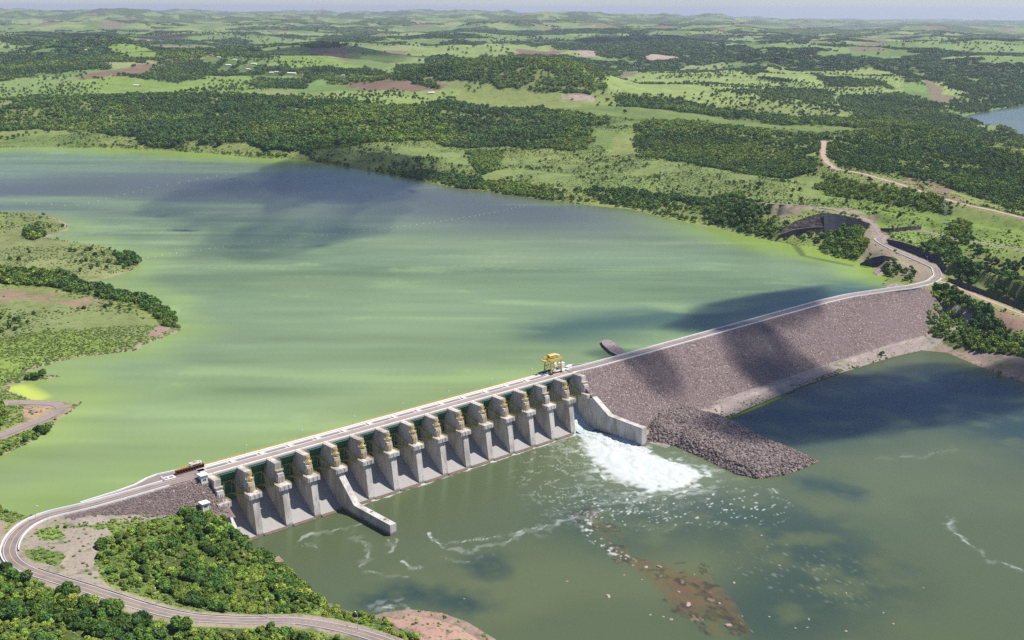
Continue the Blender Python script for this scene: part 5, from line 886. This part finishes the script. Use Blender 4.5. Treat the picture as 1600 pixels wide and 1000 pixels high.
openc(2900, 5400, 260, .6, 2.5, 5.5, kit_mid, 5, 'scattered_trees', .5)
openc(5400, 11000, 3500, .7, 5, 9, kit_mid, 5, 'hedgerow_trees', .5)
# shoreline growth on the far bank
L = resample(FS[:26], 4.5); n = len(L); jx = RNG.uniform(4, 26, n); T = np.gradient(L[:, :2], axis=0); T /= np.linalg.norm(T, axis=1)[:, None]; Nn = np.stack([T[:, 1], -T[:, 0]], 1); pts = L[:, :2]+Nn*jx[:, None]; k = ~inpoly(pts[:, 0], pts[:, 1], RES); k &= (fbm(pts[:, 0], pts[:, 1], 60, 2, 151) > .42); pts = pts[k]
scatter('shore_scrub', np.c_[pts, ground(pts[:, 0], pts[:, 1])-.3], RNG.uniform(2, 4.2, len(pts)), RNG.choice([0, 3, 2], len(pts)), kit_mid)

# ------------------------------------------------------------------ clouds whose shadows lie on land and water
cm = bpy.data.materials.new('cloud'); cm.use_nodes = True; N = cm.node_tree.nodes; N.remove(N['Principled BSDF']); pv = N.new('ShaderNodeVolumePrincipled'); pv.inputs['Color'].default_value = (1, 1, 1, 1); pv.inputs['Density'].default_value = .022
cm.node_tree.links.new(pv.outputs[0], N['Material Output'].inputs['Volume'])
def cloud(u, v, z0, L1, L2, rot, th, label, alt=1300, seed=0):
    import bmesh
    g = at(u, v, z0); c = g+SUN*(alt-z0); bm = bmesh.new(); bmesh.ops.create_icosphere(bm, subdivisions=5, radius=1); P = np.array([v_.co[:] for v_ in bm.verts])
    n = fbm(P[:, 0]*10+P[:, 2]*3+seed*7, P[:, 1]*10+seed*3, 6, 4, 161+seed, .6); r = .45+1.1*n
    for k, v_ in enumerate(bm.verts): v_.co = (P[k, 0]*r[k]*L1, P[k, 1]*r[k]*L2, P[k, 2]*(abs(n[k]-.25)*2.2)*th)
    m = bpy.data.meshes.new('cloud'); bm.to_mesh(m); bm.free(); m.materials.append(cm); o = bpy.data.objects.new('cloud', m); C.objects.link(o); o.location = c; o.rotation_euler = (0, 0, rot); tag(o, label, 'cloud', 'clouds out of the frame')
cloud(470, 305, ZR, 230, 520, -.75, 70, 'long soft cloud whose shadow darkens the upper reservoir', seed=1)
cloud(1245, 562, 22, 52, 90, .3, 70, 'small cloud whose shadow crosses the rockfill dam', seed=2)
cloud(988, 592, 22, 26, 50, .3, 50, 'tiny cloud whose shadow touches the rock slope beside the spillway', seed=3)
cloud(1410, 625, 0, 190, 75, -.2, 100, 'cloud whose shadow lies on the bay below the rockfill dam', seed=4)
cloud(1180, 484, ZR, 130, 40, .1, 70, 'cloud whose shadow lies on the reservoir behind the rockfill dam', seed=5)
cloud(430, 95, 110, 700, 300, -.3, 90, 'cloud whose shadow lies on the village hills', seed=6)
cloud(1000, 60, 120, 1500, 500, .2, 90, 'broad cloud whose shadow lies on the farther woods', seed=7)
cloud(100, 62, 120, 1200, 500, .2, 90, 'cloud whose shadow lies on the wooded knoll at far left', seed=8)

# ------------------------------------------------------------------ haze
hm = bpy.data.materials.new('haze'); hm.use_nodes = True; N = hm.node_tree.nodes; N.remove(N['Principled BSDF']); pv = N.new('ShaderNodeVolumePrincipled'); pv.inputs['Color'].default_value = (.8, .88, 1, 1); pv.inputs['Density'].default_value = 3.0e-5; pv.inputs['Anisotropy'].default_value = .2
hm.node_tree.links.new(pv.outputs[0], N['Material Output'].inputs['Volume'])
hz = MB().box(-62000, 62000, -62000, 62000, -8, 430).build('haze', hm); tag(hz, kind='stuff')
for o in list(C.objects):
    if o.type == 'MESH' and o.get('kind') == 'stuff' and o.name.split('.')[0] in ('riprap',): pass
print('objects', len(C.objects))
